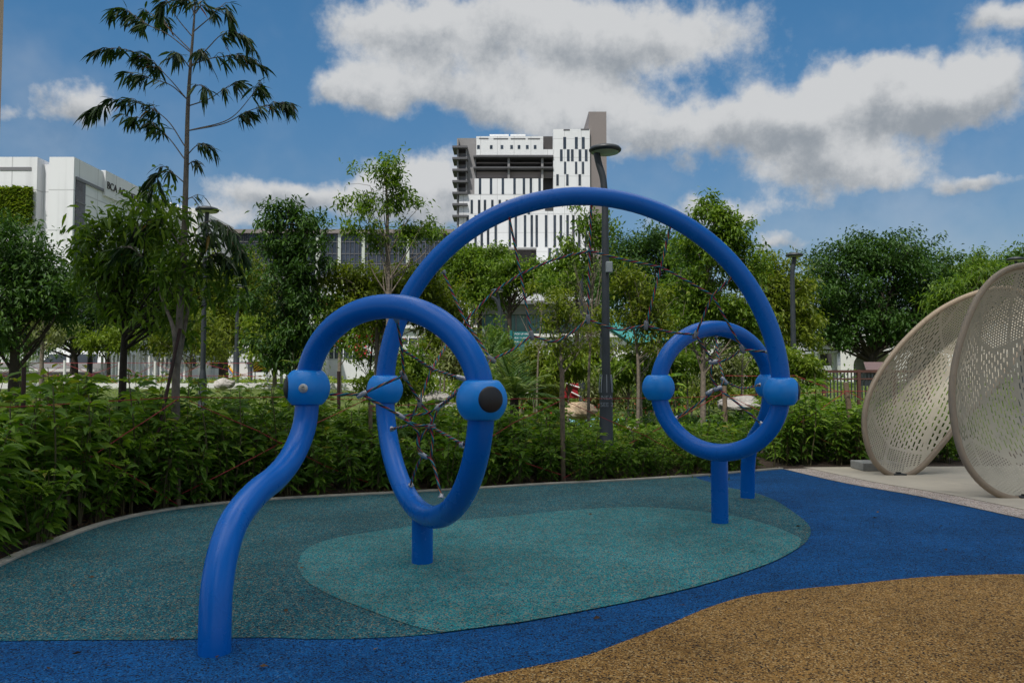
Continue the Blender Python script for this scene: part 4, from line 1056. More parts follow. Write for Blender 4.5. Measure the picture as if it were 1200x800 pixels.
tree('thin_sapling', 'tall thin sapling with sparse upright branches in front of the tower under the arch', 'tree', [(690,520,15),(690,440,15),(694,360,15),(692,250,15)], [(692,255,26,20,15),(672,285,24,18,15),(705,275,24,22,15),(690,305,28,16,15),(660,330,24,18,15)], (.13,.05), 290, 'mid', 'bark', .035, .22, 7, True, .25, 8)
tree('thin_sapling', 'leaning thin sapling with yellow green leaves left of the near lamp', 'tree', [(655,520,14),(658,440,14),(655,380,14),(650,340,14)], [(648,345,32,18,14),(668,368,34,20,14),(640,375,26,16,14),(660,400,34,18,14),(700,380,26,24,14.5)], (.12,.045), 300, 'olive', 'bark', .035, .22, 7, True, .25, 5)
tree('thin_sapling', 'slim multi stemmed sapling right of the near lamp with a forked pale trunk', 'tree', [(747,520,15),(748,440,15),(745,400,15),(735,330,15)], [(735,330,34,26,15),(760,355,34,26,15),(738,375,34,22,15),(770,395,26,20,15)], (.13,.05), 400, 'olive', 'bark', .04, .25, 8, True, .25, 5)
tree('dark_round_tree', 'big dark round tree behind the rope net at the middle of the arch', 'tree', [(770,442,42),(770,390,42),(770,340,42)], [(772,290,42,30,42),(735,300,34,34,42),(800,310,34,34,42),(760,335,60,34,42),(815,345,40,40,43),(722,340,32,36,43)], (.30,.13), 2400, 'deep', 'darkbark', .3, .7, 9)
tree('upright_leafy_tree', 'bright upright leafy tree at the right shoulder of the big arch', 'tree', [(824,520,17),(824,440,17),(826,360,17),(838,250,17)], [(842,252,30,20,17),(850,275,34,18,17),(828,290,42,20,17),(852,310,44,24,17),(815,335,36,26,17),(845,360,46,28,17),(800,375,28,22,17),(870,390,34,24,17.4)], (.15,.06), 1500, 'mid', 'bark', .07, .26, 9, True, .3, 4)
tree('broken_olive_tree', 'olive green tree rising behind the lamp at the right of the arch', 'tree', [(905,452,26),(905,400,26),(908,350,26)], [(905,320,34,28,26),(930,350,36,34,26),(890,355,32,32,26),(915,388,44,26,26),(940,378,22,22,26)], (.22,.09), 1300, 'olive', 'bark', .11, .42, 9)
tree('wide_dark_tree', 'wide dark spreading tree with low forked trunk behind the rear perforated shell', 'tree', [(1021,444,46),(1021,428,46),(1022,412,46)], [(1020,310,62,32,46),(970,325,44,38,46),(1075,325,44,38,46),(1000,360,60,34,46),(1060,362,54,34,46),(1035,290,50,16,46),(962,375,34,24,46),(1098,360,30,36,46),(985,392,40,16,46),(1060,392,50,18,46),(1105,385,40,22,46)], (.34,.15), 3600, 'deep', 'darkbark', .42, .8, 9, limbs=5)
tree('green_background_tree', 'mid green tree top right of the wide dark tree', 'tree', [(1145,444,52),(1145,400,52),(1145,350,52)], [(1140,315,44,24,52),(1185,320,40,28,52),(1220,330,40,34,52),(1160,350,60,30,52),(1110,330,30,30,53)], (.34,.15), 1700, 'mid', 'darkbark', .3, .8, 9)
tree('light_feathery_tree', 'light green feathery leaved tree just left of the front perforated shell', 'tree', [(1130,450,30),(1130,400,30),(1128,360,30)], [(1112,345,26,12,30),(1135,335,24,16,30),(1155,325,28,16,30),(1125,365,30,20,30)], (.36,.09), 330, 'mid', 'bark', .1, .5, 8, droop=.6)
tree('far_palm_like_tree', 'tree crown at the right edge above the front perforated shell', 'tree', [(1200,450,40),(1200,380,40),(1200,330,40)], [(1205,310,30,22,40),(1180,345,40,30,40)], (.32,.12), 600, 'deep', 'darkbark', .2, .6, 9)
for i, (x, y, d, w, h, lm, txt) in enumerate([
    (478,425,18,24,20,'mid','small leafy bush inside the front loop of the frame'), (540,415,19,26,26,'pale','greyish bush right of the front loop'),
    (625,420,20,30,18,'olive','small bush below the teal sign'), (665,425,18,26,16,'lime','yellow green bush left of the near lamp base'),
    (735,432,19,26,18,'mid','bush with a pale arch behind it right of the near lamp'), (790,425,20,26,20,'mid','bush seen left of the rear loop'),
    (845,425,21,30,22,'pale','greyish thicket bush seen through the rear loop'), (885,420,22,26,22,'mid','bush behind the rear ball clamps'),
    (935,425,20,24,18,'lime','bright bush beside the lamp right of the arch'), (515,400,22,26,26,'olive','olive bush behind the rope web of the front loop'),
    (455,445,16,26,18,'lime','light bush low behind the left ball clamps'), (570,450,17,24,18,'mid','bush to the left of the spiky palm'), (640,455,21,30,20,'olive','spreading olive bush behind the hedge stake'),
    (710,450,22,28,22,'pale','pale bush behind the near lamp base'), (770,455,22,26,20,'deep','dark bush left of the rear loop'), (830,450,24,34,20,'olive','olive bush low inside the rear loop'), (760,405,24,34,26,'olive','tall olive bush in front of the teal roof'),
    (810,400,25,30,28,'mid','tall bush at the top of the rear loop'), (870,385,26,26,30,'lime','yellow green bush between rear loop and big arch'), (610,440,23,26,16,'pale','pale bush under the teal sign'), 
    (700,405,23,28,26,'olive','olive bush behind the near lamp'), (585,400,24,22,26,'mid','bush below the lamp seen through the arch')]):
    tree('garden_bush', txt, 'bush', [(x, 470, d), (x+2, y+10, d), (x+4, y-8, d)], [(x, y, w, h, d), (x-w*.5, y+h*.6, w*.7, h*.7, d), (x+w*.5, y+h*.5, w*.7, h*.7, d)], (.19,.07), 230, lm, 'bark', .03, .3, 8, limbs=5)
# bare thin sapling stems in the thicket
def thin_stems():
    k = 0
    for px, y0, y1, d, lean in ((628,500,352,16,8),(716,500,395,15.5,-3),(752,500,415,16,-3),(766,480,385,18,10),(806,480,380,20,-4),(790,470,395,22,6),(868,490,400,19,4),(560,480,360,19,-8),(520,480,350,20,5),(494,480,380,19,-6),(645,470,400,21,3),(893,470,395,23,-5)):
        k += 1
        a = P(px, y0, d); a.z = terrain(a.x, a.y)-.1
        m_ = P(px+lean*.3, (y0+y1)/2, d); e = P(px+lean, y1, d)
        b = MB(); q = smoothpath([a, m_, e], 5); b.tube(q, [.028-.02*i/(len(q)-1) for i in range(len(q))], 7)
        for j in range(6):
            s = q[random.randrange(5, len(q)-1)]; g = s+Vector((random.uniform(-.5, .5), random.uniform(-.3, .3), random.uniform(.3, .8)))
            b.tube([s, s.lerp(g, .5)+Vector((0, 0, -.05)), g], [.010, .007, .003], 5, caps=False)
        tag(b.build('bare_sapling_stem', M['bark']), 'thin bare sapling stem with upright twigs in the thicket under the arch', 'sapling', 'bare thin stems in the thicket')
thin_stems()
def palm(label, px, py, d, hgt, n=26, lm='frond', zoff=0):
    x = (px-600)/F*d; zb = terrain(x, d)-.05; c = P(px, py, d)
    t = thing('palm', label, 'palm', (x, d, zb))
    b = MB(); b.tube([(x, d, zb), (x, d, max(zb+.15, c.z))], [.10, .07], 10); b.build('trunk', M['darkbark'], t)
    for i in range(n):
        a = i*2.4+random.uniform(-.2, .2); el = random.uniform(.35, 1.35)
        dr = Vector((math.cos(a)*math.cos(el), math.sin(a)*math.cos(el), math.sin(el)))
        q = [c+dr*hgt*f+Vector((0, 0, -.55*hgt*f*f*math.cos(el))) for f in np.linspace(0, 1, 9)]
        mb = MB(); V = []; Fc = []
        side = dr.cross(Vector((0, 0, 1))).normalized()
        Cc = []; D = []; Ln = []
        for j in range(1, 9):
            for s_ in (-1, 1):
                for h_ in (0, .5):
                    p = q[j-1].lerp(q[j], h_); Cc.append(tuple(p)); D.append(tuple(side*s_+(q[j]-q[j-1]).normalized()*1.1+Vector((0, 0, -.15)))); Ln.append(hgt*.36*(1-.55*abs(j/8-.4)))
        Cc += [tuple(q[0])]*1; D += [tuple(dr)]; Ln += [hgt*.7]
        leaves('frond', np.array(Cc), np.array(D), np.array(Ln), np.array(Ln)*.075, L[lm], t, .25, var=rng.random()*.6+.4*rng.random(len(Cc)))
palm('spiky green palm low between front loop and near lamp under the net', 603, 466, 13.2, .92)
palm('pale leaved palm behind the spiky palm below the left lamp', 575, 430, 20, 1.1, 18)
palm('small dark palm on the lawn edge at far left', 22, 437, 26, 1.0, 18)
palm('red stemmed palm behind the small dark palm at far left', 30, 405, 30, 1.5, 16)

def kerbd(px):
    xs = [a for a, _ in kerb_px]; return float(G(px, np.interp(px, xs, [b for _, b in kerb_px])).y)
# ================================================================ HEDGE SHRUBS
def shrub_proto(h, nst, nl, ll, wd, lm='hedge', w=.22):
    t = thing('shrub', None, None, (0, 0, 0))
    b = MB(); Cc = []; D = []; Ln = []; var = []
    for s_ in range(nst):
        a = random.random()*6.28; sp = random.uniform(.3, 1)*w; hh = h*random.uniform(.62, 1.08)
        p0 = Vector((math.cos(a)*.05, math.sin(a)*.05, -.05)); p1 = Vector((math.cos(a)*sp*.6, math.sin(a)*sp*.6, hh*.5)); p2 = Vector((math.cos(a)*sp*1.15+random.gauss(0, .04), math.sin(a)*sp*1.15+random.gauss(0, .04), hh))
        q = smoothpath([p0, p1, p2], 5); n = len(q)
        b.tube(q, [.008*(1-.6*i/(n-1)) for i in range(n)], 5, caps=False)
        v0 = random.random()
        for k in range(nl):
            f = 1-random.random()**1.35*.82; i = min(int(f*(n-1)), n-2); p = q[i].lerp(q[i+1], f*(n-1)-i)
            az = k*2.4+random.uniform(-.4, .4)
            out = Vector((math.cos(az), math.sin(az), random.uniform(.05, .75) if f > .8 else random.uniform(-.25, .4)))
            pet = out*random.uniform(.01, .05)
            Cc.append(p+pet); D.append(out); Ln.append(ll*random.uniform(.55, 1.15)*(1 if f < .93 else .8)); var.append(min(1, .40*v0+.35*random.random()+.28*f*random.random()+(.3 if f > .93 else 0)*random.random()))
    b.build('stem', M['stem'], t)
    leaves('foliage', np.array([tuple(p) for p in Cc]), np.array([tuple(p) for p in D]), np.array(Ln), np.array(Ln)*wd, L[lm], t, .42, True, None, np.array(var))
    return t
def place(proto, loc, rz, sc_, first):
    if first: r = proto
    else:
        r = proto.copy(); col.objects.link(r)
        for ch in proto.children:
            c = ch.copy(); col.objects.link(c); c.parent = r
    r.location = loc; r.rotation_euler = (random.uniform(-.05, .05), random.uniform(-.05, .05), rz); r.scale = (sc_, sc_, sc_*random.uniform(.92, 1.08))
    return r
def hedge():
    protos = [shrub_proto(1.25, 8, 27, .265, .27) for _ in range(3)]+[shrub_proto(.95, 8, 27, .195, .31) for _ in range(3)]+[shrub_proto(.72, 9, 25, .155, .35, w=.28) for _ in range(3)]
    used = set(); spots = []
    for off in np.arange(.22, 3.0, .36):
        ln = offset_line(K, off); acc = random.uniform(0, .3)
        for i in range(len(ln)-1):
            a, c = ln[i], ln[i+1]; seg = (c-a).length
            while acc < seg:
                p = a.lerp(c, acc/seg)+Vector((random.uniform(-.11, .11), random.uniform(-.11, .11), 0))
                spots.append((p, off)); acc += .37 if off < 1.4 else .44
            acc -= seg
    for x in np.arange(4.4, 8.8, .42):
        for y in (12.95, 13.35, 13.8, 14.4): spots.append((Vector((x+random.uniform(-.1, .1), y+random.uniform(-.1, .1)+.10*(x-4.4), 0)), 1))
    for p, off in spots:
        px = p.x/p.y*F+600
        if px < -60 or px > 1130: continue
        # target top of the hedge as a height in metres
        hts = [(-60, 1.22), (60, 1.20), (150, 1.16), (260, 1.06), (340, 1.05), (400, .86), (520, .90), (600, .88), (700, .66), (760, .55), (820, .62), (870, .85), (930, 1.05), (1000, .85), (1130, .75)]
        h = np.interp(px, [a for a, _ in hts], [b for _, b in hts])*(1-.22*(off < .4))*random.uniform(.72, 1.16)
        if random.random() < .07 and px < 350: h *= 1.2
        j = 0 if h > .98 else (3 if h > .7 else 6)
        j += random.randrange(3); hp = (1.25, .95, .72)[j//3]
        if p.x < -3.3 and p.y < 4.2: continue
        o = place(protos[j], (p.x, p.y, -.02), random.random()*6.28, h/hp, j not in used); used.add(j)
        if px < 345: tag(o, 'tall long leaved green shrub in the dense hedge bed left of the front loop', 'shrub', 'tall shrubs in the left part of the hedge bed')
        elif px < 930: tag(o, 'lower leafy green shrub in the hedge bed behind the climbing frame', 'shrub', 'shrubs in the hedge bed behind the frame')
        else: tag(o, 'leafy green shrub in the bed behind the plaza and perforated shells', 'shrub', 'shrubs in the bed behind the plaza')
    for j, pr in enumerate(protos):
        if j not in used:
            for ch in list(pr.children): bpy.data.objects.remove(ch)
            bpy.data.objects.remove(pr)
hedge()
def emergent(label, px, py, d, leafs, ll=.24):
    "tall single stemmed plant standing above the hedge"
    d = max(d, kerbd(px)+.35); top = P(px, py, d); base = Vector((top.x+random.uniform(-.12, .12), top.y, -.03))
    t = thing('tall_shrub', label, 'shrub', base)
    q = smoothpath([base, base.lerp(top, .5)+Vector((.05, 0, 0)), top], 6); b = MB(); b.tube(q, [.012-.007*i/(len(q)-1) for i in range(len(q))], 6); b.build('stem', M['stem'], t, origin=base)
    Cc = []; D = []; Ln = []; n = len(q)
    for k in range(leafs):
        f = 1-.62*(k/leafs)**1.1; i = min(int(f*(n-1)), n-2); p = q[i]
        az = k*2.4; out = Vector((math.cos(az), math.sin(az), .55 if k < 5 else random.uniform(-.1, .5)))
        Cc.append(tuple(p)); D.append(tuple(out)); Ln.append(ll*random.uniform(.7, 1.1))
    leaves('foliage', np.array(Cc), np.array(D), np.array(Ln), np.array(Ln)*.25, L['hedge'], t, .5, True, base, .35+.6*rng.random(len(Cc)))
for a in (('tall long leaved shrub nearest the camera at left with a bare leaning stem', 62, 452, 5.9, 24, .29), ('tall long leaved shrub leaning over the hedge at the far left edge', 12, 478, 6.2, 26, .27), ('long leaved shrub between the left edge stake and the white poles', 104, 462, 6.9, 26, .26),
          ('long leaved shrub in the low front of the hedge under the sapling', 178, 505, 8.0, 24, .24), ('bushy shrub tip right of the sapling under the red string', 258, 492, 8.6, 24, .23), ('tall long leaved shrub in front of the white poles', 150, 434, 7.4, 30, .24), ('tall shrub with whorled leaves just right of the sapling trunk', 232, 446, 8.0, 24, .21),
          ('tall dark leaved shrub directly left of the badge clamp', 343, 412, 8.9, 34, .25), ('slim shrub tip between sapling trunk and badge clamp', 281, 458, 8.8, 20, .2), ('tall leafy shrub right of the big arch clamp in the hedge', 955, 438, 12.9, 34, .26),
          ('tall leafy shrub seen through the rear loop', 786, 432, 13.2, 26, .28), ('short pale shrub hanging over the kerb beside the plaza', 903, 512, 12.2, 20, .18), ('young shrub in front of the near lamp at the hedge front', 717, 522, 10.9, 16, .2), ('upright leafy shoot just below the left loop clamp against the lawn', 318, 455, 9.2, 22, .2), ('upright leafy shoot left of the blue clamp behind the front loop', 412, 482, 10.3, 20, .18), ('leafy shoot between the two clamps of the front loop low in the hedge', 470, 512, 10.4, 18, .17),
          ('leafy shoot right of the black capped front clamp', 612, 470, 11.0, 24, .2), ('leafy shoot beside the stake under the net', 640, 482, 11.0, 22, .18), ('leafy shoot right of the near lamp base with yellowish tip', 742, 505, 11.5, 18, .16), ('leafy shoot below the rear loop at the hedge front', 806, 522, 12.0, 18, .16),
          ('leafy shoot left of the leaning stake by the plaza', 978, 470, 13.0, 24, .2), ('tall shoot at the left edge behind the dark stake', 40, 470, 7.2, 24, .24), ('tall shoot under the crossing of strings left of the sapling', 128, 478, 7.9, 24, .22), ('tall shoot between white poles and sapling props', 192, 462, 8.7, 22, .2),
          ('young light green shrub low at the left hedge front', 48, 588, 6.7, 14, .16)): emergent(*a)

# dead leaves and mulch on the soil
def litter():
    n = 2600; Cc = []
    while len(Cc) < n:
        i = random.randrange(len(K)-1); off = random.uniform(.05, 1.6)
        t_ = (K[i+1]-K[i]); p = K[i]+t_*random.random(); nr = Vector((-t_.y, t_.x, 0)).normalized()
        p = p+nr*off; Cc.append((p.x, p.y, -.015+random.random()*.02))
    Cc = np.array(Cc); D = rng.normal(size=Cc.shape); D[:, 2] *= .25
    lm = leafmat('dead_leaves', (.05, .03, .018), (.11, .065, .035), (.20, .13, .07), .05, .8)
    L['dead'] = lm
    tag(leaves('leaf_litter', Cc, D, .06, .03, lm, None, .1), 'brown dead leaves littering the soil behind the kerb', 'leaf litter', kind='stuff')
litter()

# ================================================================ STAKES AND STRINGS
def barrier():
    t = thing('string_barrier', 'wooden stakes strung with crossing red strings running through the hedge', 'barrier', (-2, 9.5, 0))
    def stake(x0, y0, x1, y1, d, r, m):
        d = max(d, kerbd(x0)+.15); a = P(x0, y0, d); e = P(x1, y1, d); a = e+(a-e)*((e.z+.1)/(e.z-a.z)); b = MB(); b.tube([a, a.lerp(e, .5), e], [r*1.02, r, r*.94], 10); b.build('stake', M[m], t)
    stake(27, 488, 28, 430, 7.6, .021, 'darkstake'); stake(397, 478, 397, 435, 12.2, .028, 'darkstake'); stake(435, 560, 434, 474, 10.4, .028, 'stake')
    stake(660, 565, 658.5, 432, 10.9, .034, 'stake'); stake(850, 500, 849, 452, 13.4, .040, 'stake'); stake(1003, 540, 991, 448, 13.2, .046, 'stake'); stake(209, 598, 208, 520, 8.15, .026, 'stake')
    def st(pts, r=.0048):
        q = [P(p[0], p[1], max(p[2], kerbd(p[0])+.12)) for p in pts]; out = []
        for a, c in zip(q[:-1], q[1:]):
            for k in range(6):
                f = k/6; out.append(a.lerp(c, f)-Vector((0, 0, .05*f*(1-f)*(c-a).length/2)))
        out.append(q[-1]); b = MB(); b.tube(out, r, 6); b.build('string', M['string'], t)
    st([(-60, 479, 7.0), (27, 476, 7.5), (120, 470, 7.9), (207, 465, 8.1), (337, 465, 8.9), (434, 468, 10.2)])
    st([(434, 476, 10.3), (560, 470, 10.5), (606, 467, 10.7), (660, 466, 10.8), (770, 466, 11.8), (850, 463, 13.2), (992, 458, 13.1), (1030, 458, 13.1)])
    st([(-20, 474, 7.3), (30, 500, 7.5), (140, 548, 7.9), (207, 590, 8.0)])
    st([(209, 467, 8.1), (147, 508, 7.8), (73, 557, 7.45), (20, 600, 7.2)])
    st([(223, 470, 8.2), (303, 505, 8.9), (380, 545, 9.4), (434, 566, 10.1)])
    st([(213, 578, 8.2), (293, 538, 8.8), (370, 496, 9.5), (434, 465, 10.2)])
    st([(434, 480, 10.3), (520, 510, 10.4), (610, 540, 10.6), (658, 556, 10.7)])
    st([(434, 545, 10.3), (575, 512, 10.5), (602, 495, 10.6), (658, 469, 10.8)])
    st([(660, 468, 10.9), (715, 493, 11.1), (756, 510, 11.4), (811, 540, 12.0)])
    st([(660, 560, 10.8), (715, 530, 11.2), (776, 500, 11.8), (850, 458, 13.2)])
    st([(850, 462, 13.3), (933, 500, 13.1), (1001, 532, 13.0), (1030, 518, 13.0)]); st([(850, 545, 12.8), (932, 499, 13.0), (992, 458, 13.1), (1020, 472, 13.1)])
    st([(850, 440, 13.3), (932, 440, 13.2), (992, 462, 13.1)])
    t = thing('string_barrier', 'pale posts with red strings standing at the far edge of the lawn', 'barrier', (-15, 26.5, .9))
    ps = []
    for x, y1 in ((-30, 420), (32.6, 419), (76, 422), (140, 424), (182, 423), (240, 426), (330, 428)):
        d = 26.2; e = P(x, y1, d); a = Vector((e.x, d, terrain(e.x, d)-.1)); b = MB(); b.tube([a, e], .045, 8); b.build('post', M['offwhite'], t); ps.append((x, d))
    for y in (425, 440):
        st([(x, y, d) for x, d in ps], .008)
    for (a, da), (c, dc) in zip(ps[:-1], ps[1:]):
        st([(a, 426, da), (c, 450, dc)], .007); st([(a, 449, da), (c, 427, dc)], .007)
barrier()

# ================================================================ SMALL THINGS IN THE DISTANCE
def small_things():
    # white poles
    t = thing('white_pole_screen', 'screen of upright white poles of uneven height behind the sapling trunk', 'pole screen', (P(170, 440, 34).x, 34, 1))
    for k, x in enumerate(np.arange(120, 222, 4.6)):
        dd = 34+(k % 3)*.5; e = P(x, 411+random.uniform(-1, 8), dd); b = MB(); b.tube([(e.x, dd, terrain(e.x, dd)-.1), (e.x, dd, e.z)], .055, 8); b.build('pole', M['white'], t)
    # low grey wall
    t = thing('low_concrete_wall', 'long low grey concrete wall with a ledge behind the lawn at far left', 'wall', (P(60, 440, 38).x, 38, 1))
    b = MB(); b.fbox(-40, 425, 122, 446, 38, .5); b.build('wall_face', M['grey'], t)
    b = MB(); b.fbox(-40, 432, 116, 435, 36.9, 1.0); b.build('ledge', M['offwhite'], t)
    # play panel
    t = thing('play_panel', 'pale grey sloping play panel with a rainbow edge behind the lawn', 'play panel', (P(280, 440, 44).x, 44, 1.2))
    b = MB(); a0, a1, a2, a3 = P(265, 425, 44), P(287, 425, 44), P(293, 440, 44), P(270, 440, 44)
    v = [a0, a1, a2, a3]; b.add(v+[q+Vector((0, .3, 0)) for q in v], [(0,3,2,1), (4,5,6,7), (0,1,5,4), (1,2,6,5), (2,3,7,6), (3,0,4,7)]); b.build('panel', M['offwhite'], t)
    for k, m in enumerate(('skyblue', 'orange', 'yellow')):
        b = MB(); q = [P(265.5+k*1.1, 427+k*.6, 43.9), P(268+k*1.1, 432, 43.9), P(272+k*1.1, 437.5-k*.3, 43.9)]; b.tube(smoothpath(q, 4), .05, 6); b.build('rainbow_stripe', M[m], t)
    b = MB()
    for x in (266, 292): q = P(x, 440, 44.1); b.box((q.x-.04, 44.05, 1.0), (q.x+.04, 44.2, q.z+.1))
    b.build('support', M['lamp'], t)
    # chevron board
    d = 40; t = thing('chevron_board', 'yellow and black chevron warning board beyond the lawn', 'warning board', (P(306, 440, d).x, d, 1.1))
    b = MB(); b.fbox(296.5, 423, 316, 436, d, .05); b.build('board', M['black'], t)
    b = MB(); c = P(306.3, 436, d); tp = P(306.3, 423, d); w_ = S(9.4, d); h_ = tp.z-c.z
    for k in range(5):
        z0 = -h_*.25+k*h_*.27
        for s_ in (-1, 1):
            poly = [(0, z0+w_*.75), (w_, z0), (w_, z0+h_*.14), (0, z0+w_*.75+h_*.14)]
            clipped = []
            for x, z in poly: clipped.append((s_*x, min(max(z, .01), h_-.01)))
            z_ = [q[1] for q in clipped]
            if max(z_)-min(z_) < .02 and len(set(z_)) < 2: continue
            vs = [(c.x+x, d-.006, c.z+z) for x, z in clipped]
            b.add(vs, [(0, 1, 2, 3) if s_ > 0 else (3, 2, 1, 0)])
    b.build('yellow_chevron', M['yellow'], t)
    b = MB(); 
    for x in (299, 314): q = P(x, 436, d+.1); b.tube([(q.x, d+.1, 1.0), (q.x, d+.1, q.z+.3)], .03, 8)
    b.build('post', M['offwhite'], t)
    # teal direction sign
    d = 24; t = thing('direction_sign', 'small teal direction sign with three lines of white lettering in the thicket', 'sign', (P(598, 440, d).x, d, .3))
    q = P(599.5, 388, d); b = MB(); b.box((q.x-.05, d, .1), (q.x+.05, d+.08, q.z)); b.build('post', M['lamp'], t)
    b = MB(); b.fbox(602, 388.5, 620.5, 403, d-.02, .05); bd = b.build('sign_face', M['signgreen'], t); b = MB(); b.fbox(597.5, 387, 600.5, 397, d-.06, .05); b.build('side_panel', M['signgreen'], t)
    for y, txt in ((392.2, 'PICK UP AREA'), (396.8, 'BLK 1 LANE'), (401.4, 'BLK 2')):
        q = P(603, y, d); text_mesh('sign_lettering', txt, .075, M['white'], (q.x, d-.024, q.z), bd, 0, .001, 'LEFT')
    # teal shelter roof behind saplings
    d = 20; t = thing('teal_shelter', 'teal sheet roof of a shelter half hidden behind saplings right of the near lamp', 'shelter', (P(745, 440, d).x, d, .5))
    b = MB(); a0, a1, a2, a3 = P(700, 375, d), P(785, 374, d), P(782, 398, d-2), P(742, 402, d-2)
    v = [a0, a1, a2, a3]; b.add(v+[q+Vector((0, .15, -.06)) for q in v], [(0,3,2,1), (4,5,6,7), (0,1,5,4), (1,2,6,5), (2,3,7,6), (3,0,4,7)]); b.build('roof_sheet', M['tealpanel'], t)
    for x in (706, 780): q = P(x, 378, d+.2); b = MB(); b.tube([(q.x, d+.25, .3), (q.x, d+.25, q.z)], .06, 8); b.build('post', M['lamp'], t)
    # pale arched frame
    d = 24; b = MB(); pts = [P(720, 450, d)]+[P(730-10*math.cos(math.pi*k/10), 425-11*math.sin(math.pi*k/10), d) for k in range(11)]+[P(740, 450, d)]
    b.tube(pts, .035, 8); tag(b.build('arched_hoop', M['offwhite']), 'pale metal hoop half hidden by shrubs right of the near lamp', 'hoop')
    # red stall with white stripes
    d = 19; t = thing('red_box', 'small dark red box with white bars beside the tan boulder', 'box', (P(670, 460, d).x, d, 0))
    b = MB(); b.fbox(661, 449, 678, 466, d, .35); b.build('body', M['red'], t, bevel=.01)
    b = MB()
    for (x0, y0), (x1, y1) in (((660, 448), (679, 454)), ((669, 459), (679, 464))): b.tube([P(x0, y0, d-.04), P(x1, y1, d-.04)], .018, 6)
    b.build('white_bar', M['white'], t)
    # boulders
    def boulder(label, px, py, d, rx, ry, m):
        c = P(px, py, d); b = MB(); vs = []; fs = []
        n1, n2 = 22, 12; off = random.random()*50
        for i in range(n2+1):
            th = math.pi*i/n2
            for k in range(n1):
                ph = 2*math.pi*k/n1; q = Vector((math.sin(th)*math.cos(ph), math.sin(th)*math.sin(ph), math.cos(th)))
                f = 1+.28*noise.noise(q*1.3+Vector((off, 0, 0)))+.10*noise.noise(q*4+Vector((off, 0, 0)))
                q = Vector((round(q.x*3)/3*.25+q.x*.75, q.y, round(q.z*3)/3*.3+q.z*.7))
                vs.append(Vector((q.x*S(rx, d)*f, q.y*S(rx, d)*.8*f, q.z*S(ry, d)*f)))
        for i in range(n2):
            for k in range(n1): fs.append((i*n1+k, (i+1)*n1+k, (i+1)*n1+(k+1) % n1, i*n1+(k+1) % n1))
        b.add([c+v for v in vs], fs, False); tag(b.build('boulder', M[m]), label, 'boulder')
    boulder('angular tan boulder between the near lamp and the spiky palm', 678, 481, 17, 19, 11, 'rock')
    boulder('pale boulder low beside the pale blue surface right of the near lamp', 740, 506, 16, 9, 6, 'greyrock')
    boulder('pale boulder on the lawn edge below the left lamps', 262, 450, 25.5, 12, 6.5, 'greyrock')
    boulder('white boulder at the far lawn kerb left of the white poles', 87, 446, 27.6, 10, 6, 'greyrock')
    boulder('pale boulder seen inside the front loop behind the hedge', 512, 466, 18, 15, 8, 'greyrock')
    boulder('broad grey boulder seen through the rear loop above the strap leaves', 868, 473, 17.5, 26, 9, 'greyrock')
    # brown fence and lidded bin at right
    d = 22; t = thing('brown_railing', 'brown painted railing with thin bars left of the rear perforated shell', 'railing', (P(1000, 450, d).x, d, 0))
    b = MB(); b.fbox(965, 433.5, 1090, 436.5, d, .08); b.fbox(965, 443, 1090, 444.6, d, .05); b.build('rail', M['brown'], t)
    for x in (965, 1006, 1047, 1088): b = MB(); b.fbox(x, 433, x+2.6, 475, d-.02, .1); b.build('post', M['brown'], t)
    b = MB()
    for x in np.arange(969, 1088, 4.1): b.fbox(x, 436.5, x+.7, 470, d+.02, .02)
    b.build('thin_bars', M['lamp'], t)
    t = thing('lidded_bin', 'dark bin with a sloping brown lid behind the brown railing', 'bin', (P(1025, 440, 28).x, 28, .3))
    b = MB(); d = 28; v = [P(1012, 424, d+.6), P(1040, 424, d+.6), P(1042, 433, d-.2), P(1015, 433, d-.2)]
    b.add(v+[q+Vector((0, 0, -.06)) for q in v], [(0,3,2,1), (4,5,6,7), (0,1,5,4), (1,2,6,5), (2,3,7,6), (3,0,4,7)]); b.build('lid', M['brownroof'], t)
    b = MB(); b.fbox(1015, 433.4, 1041, 452, d, .7); b.build('body', M['lamp'], t)
    # white van on the road at left and one by the pavilion
    for label, px, d in (('white van parked beyond the low grey wall at far left', 93, 52),):
        g = terrain(P(px, 440, d).x, d)-.05; x = P(px, 440, d).x
        t = thing('parked_van', label, 'van', (x, d, g))
        prof = [(-2.4, .45), (-2.4, 1.1), (-2.1, 1.25), (-1.5, 1.95), (-1.2, 2.05), (2.3, 2.05), (2.4, 1.9), (2.4, .45)]
        b = MB(); n = len(prof); b.add([(x+a, d-.85, g+z) for a, z in prof]+[(x+a, d+.85, g+z) for a, z in prof], [tuple(range(n)), tuple(range(2*n-1, n-1, -1))]+[(i, n+i, n+(i+1) % n, (i+1) % n) for i in range(n)]); b.build('body', M['white'], t, bevel=.06)
        b = MB(); b.add([(x-2.0, d-.86, g+1.28), (x-1.45, d-.86, g+1.85), (x-.4, d-.86, g+1.85), (x-.4, d-.86, g+1.28)], [(0, 3, 2, 1)]); b.add([(x-.2, d-.86, g+1.28), (x-.2, d-.86, g+1.85), (x+1.6, d-.86, g+1.85), (x+1.6, d-.86, g+1.28)], [(0, 3, 2, 1)]); b.build('side_window', M['glass'], t)
        for wx in (-1.6, 1.5):
            b = MB(); b.lathe([(.01, -.1), (.33, -.1), (.36, -.05), (.36, .05), (.33, .1), (.01, .1)], (x+wx, d-.8, g+.36), (0, 1, 0), 20); b.build('wheel', M['black'], t)
small_things()

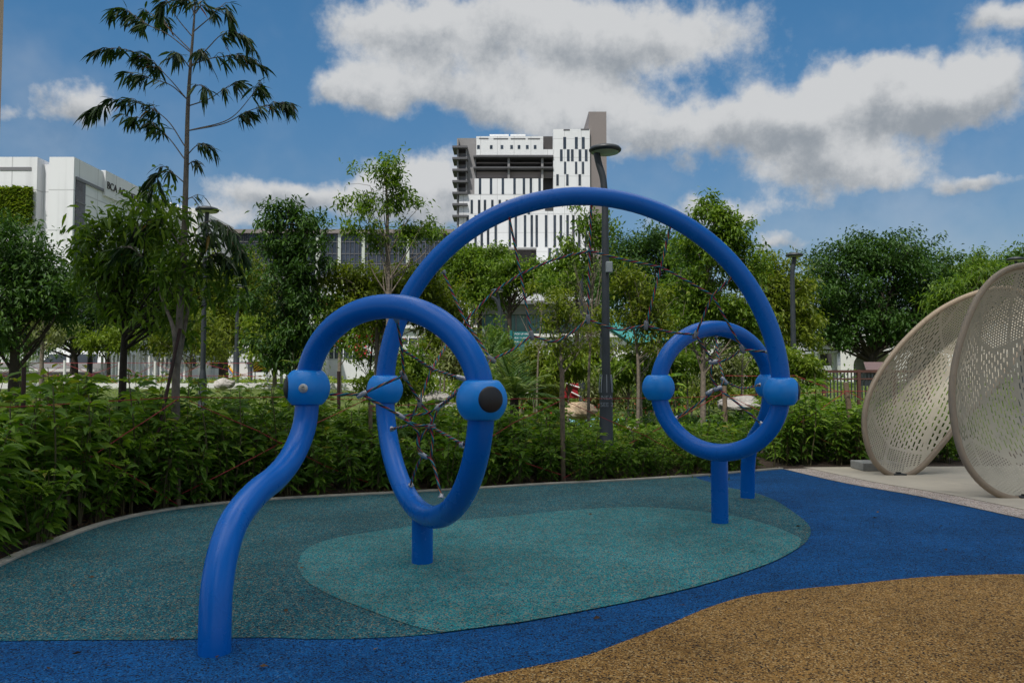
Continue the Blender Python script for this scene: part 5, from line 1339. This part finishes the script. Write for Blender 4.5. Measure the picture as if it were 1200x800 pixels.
# stray bits blown onto the rubber and plaza
def scatter_bits():
    n = 34; C_ = np.array([(*[(q.x, q.y) for q in [G(random.uniform(40, 1150), random.uniform(585, 790))]][0], .012) for _ in range(n)])
    D = rng.normal(size=C_.shape); D[:, 2] = .08
    tag(leaves('fallen_leaves', C_, D, .045, .022, L['dead'], None, .1), 'a few small dry leaves lying on the rubber play surface', 'fallen leaves', kind='stuff')
scatter_bits()
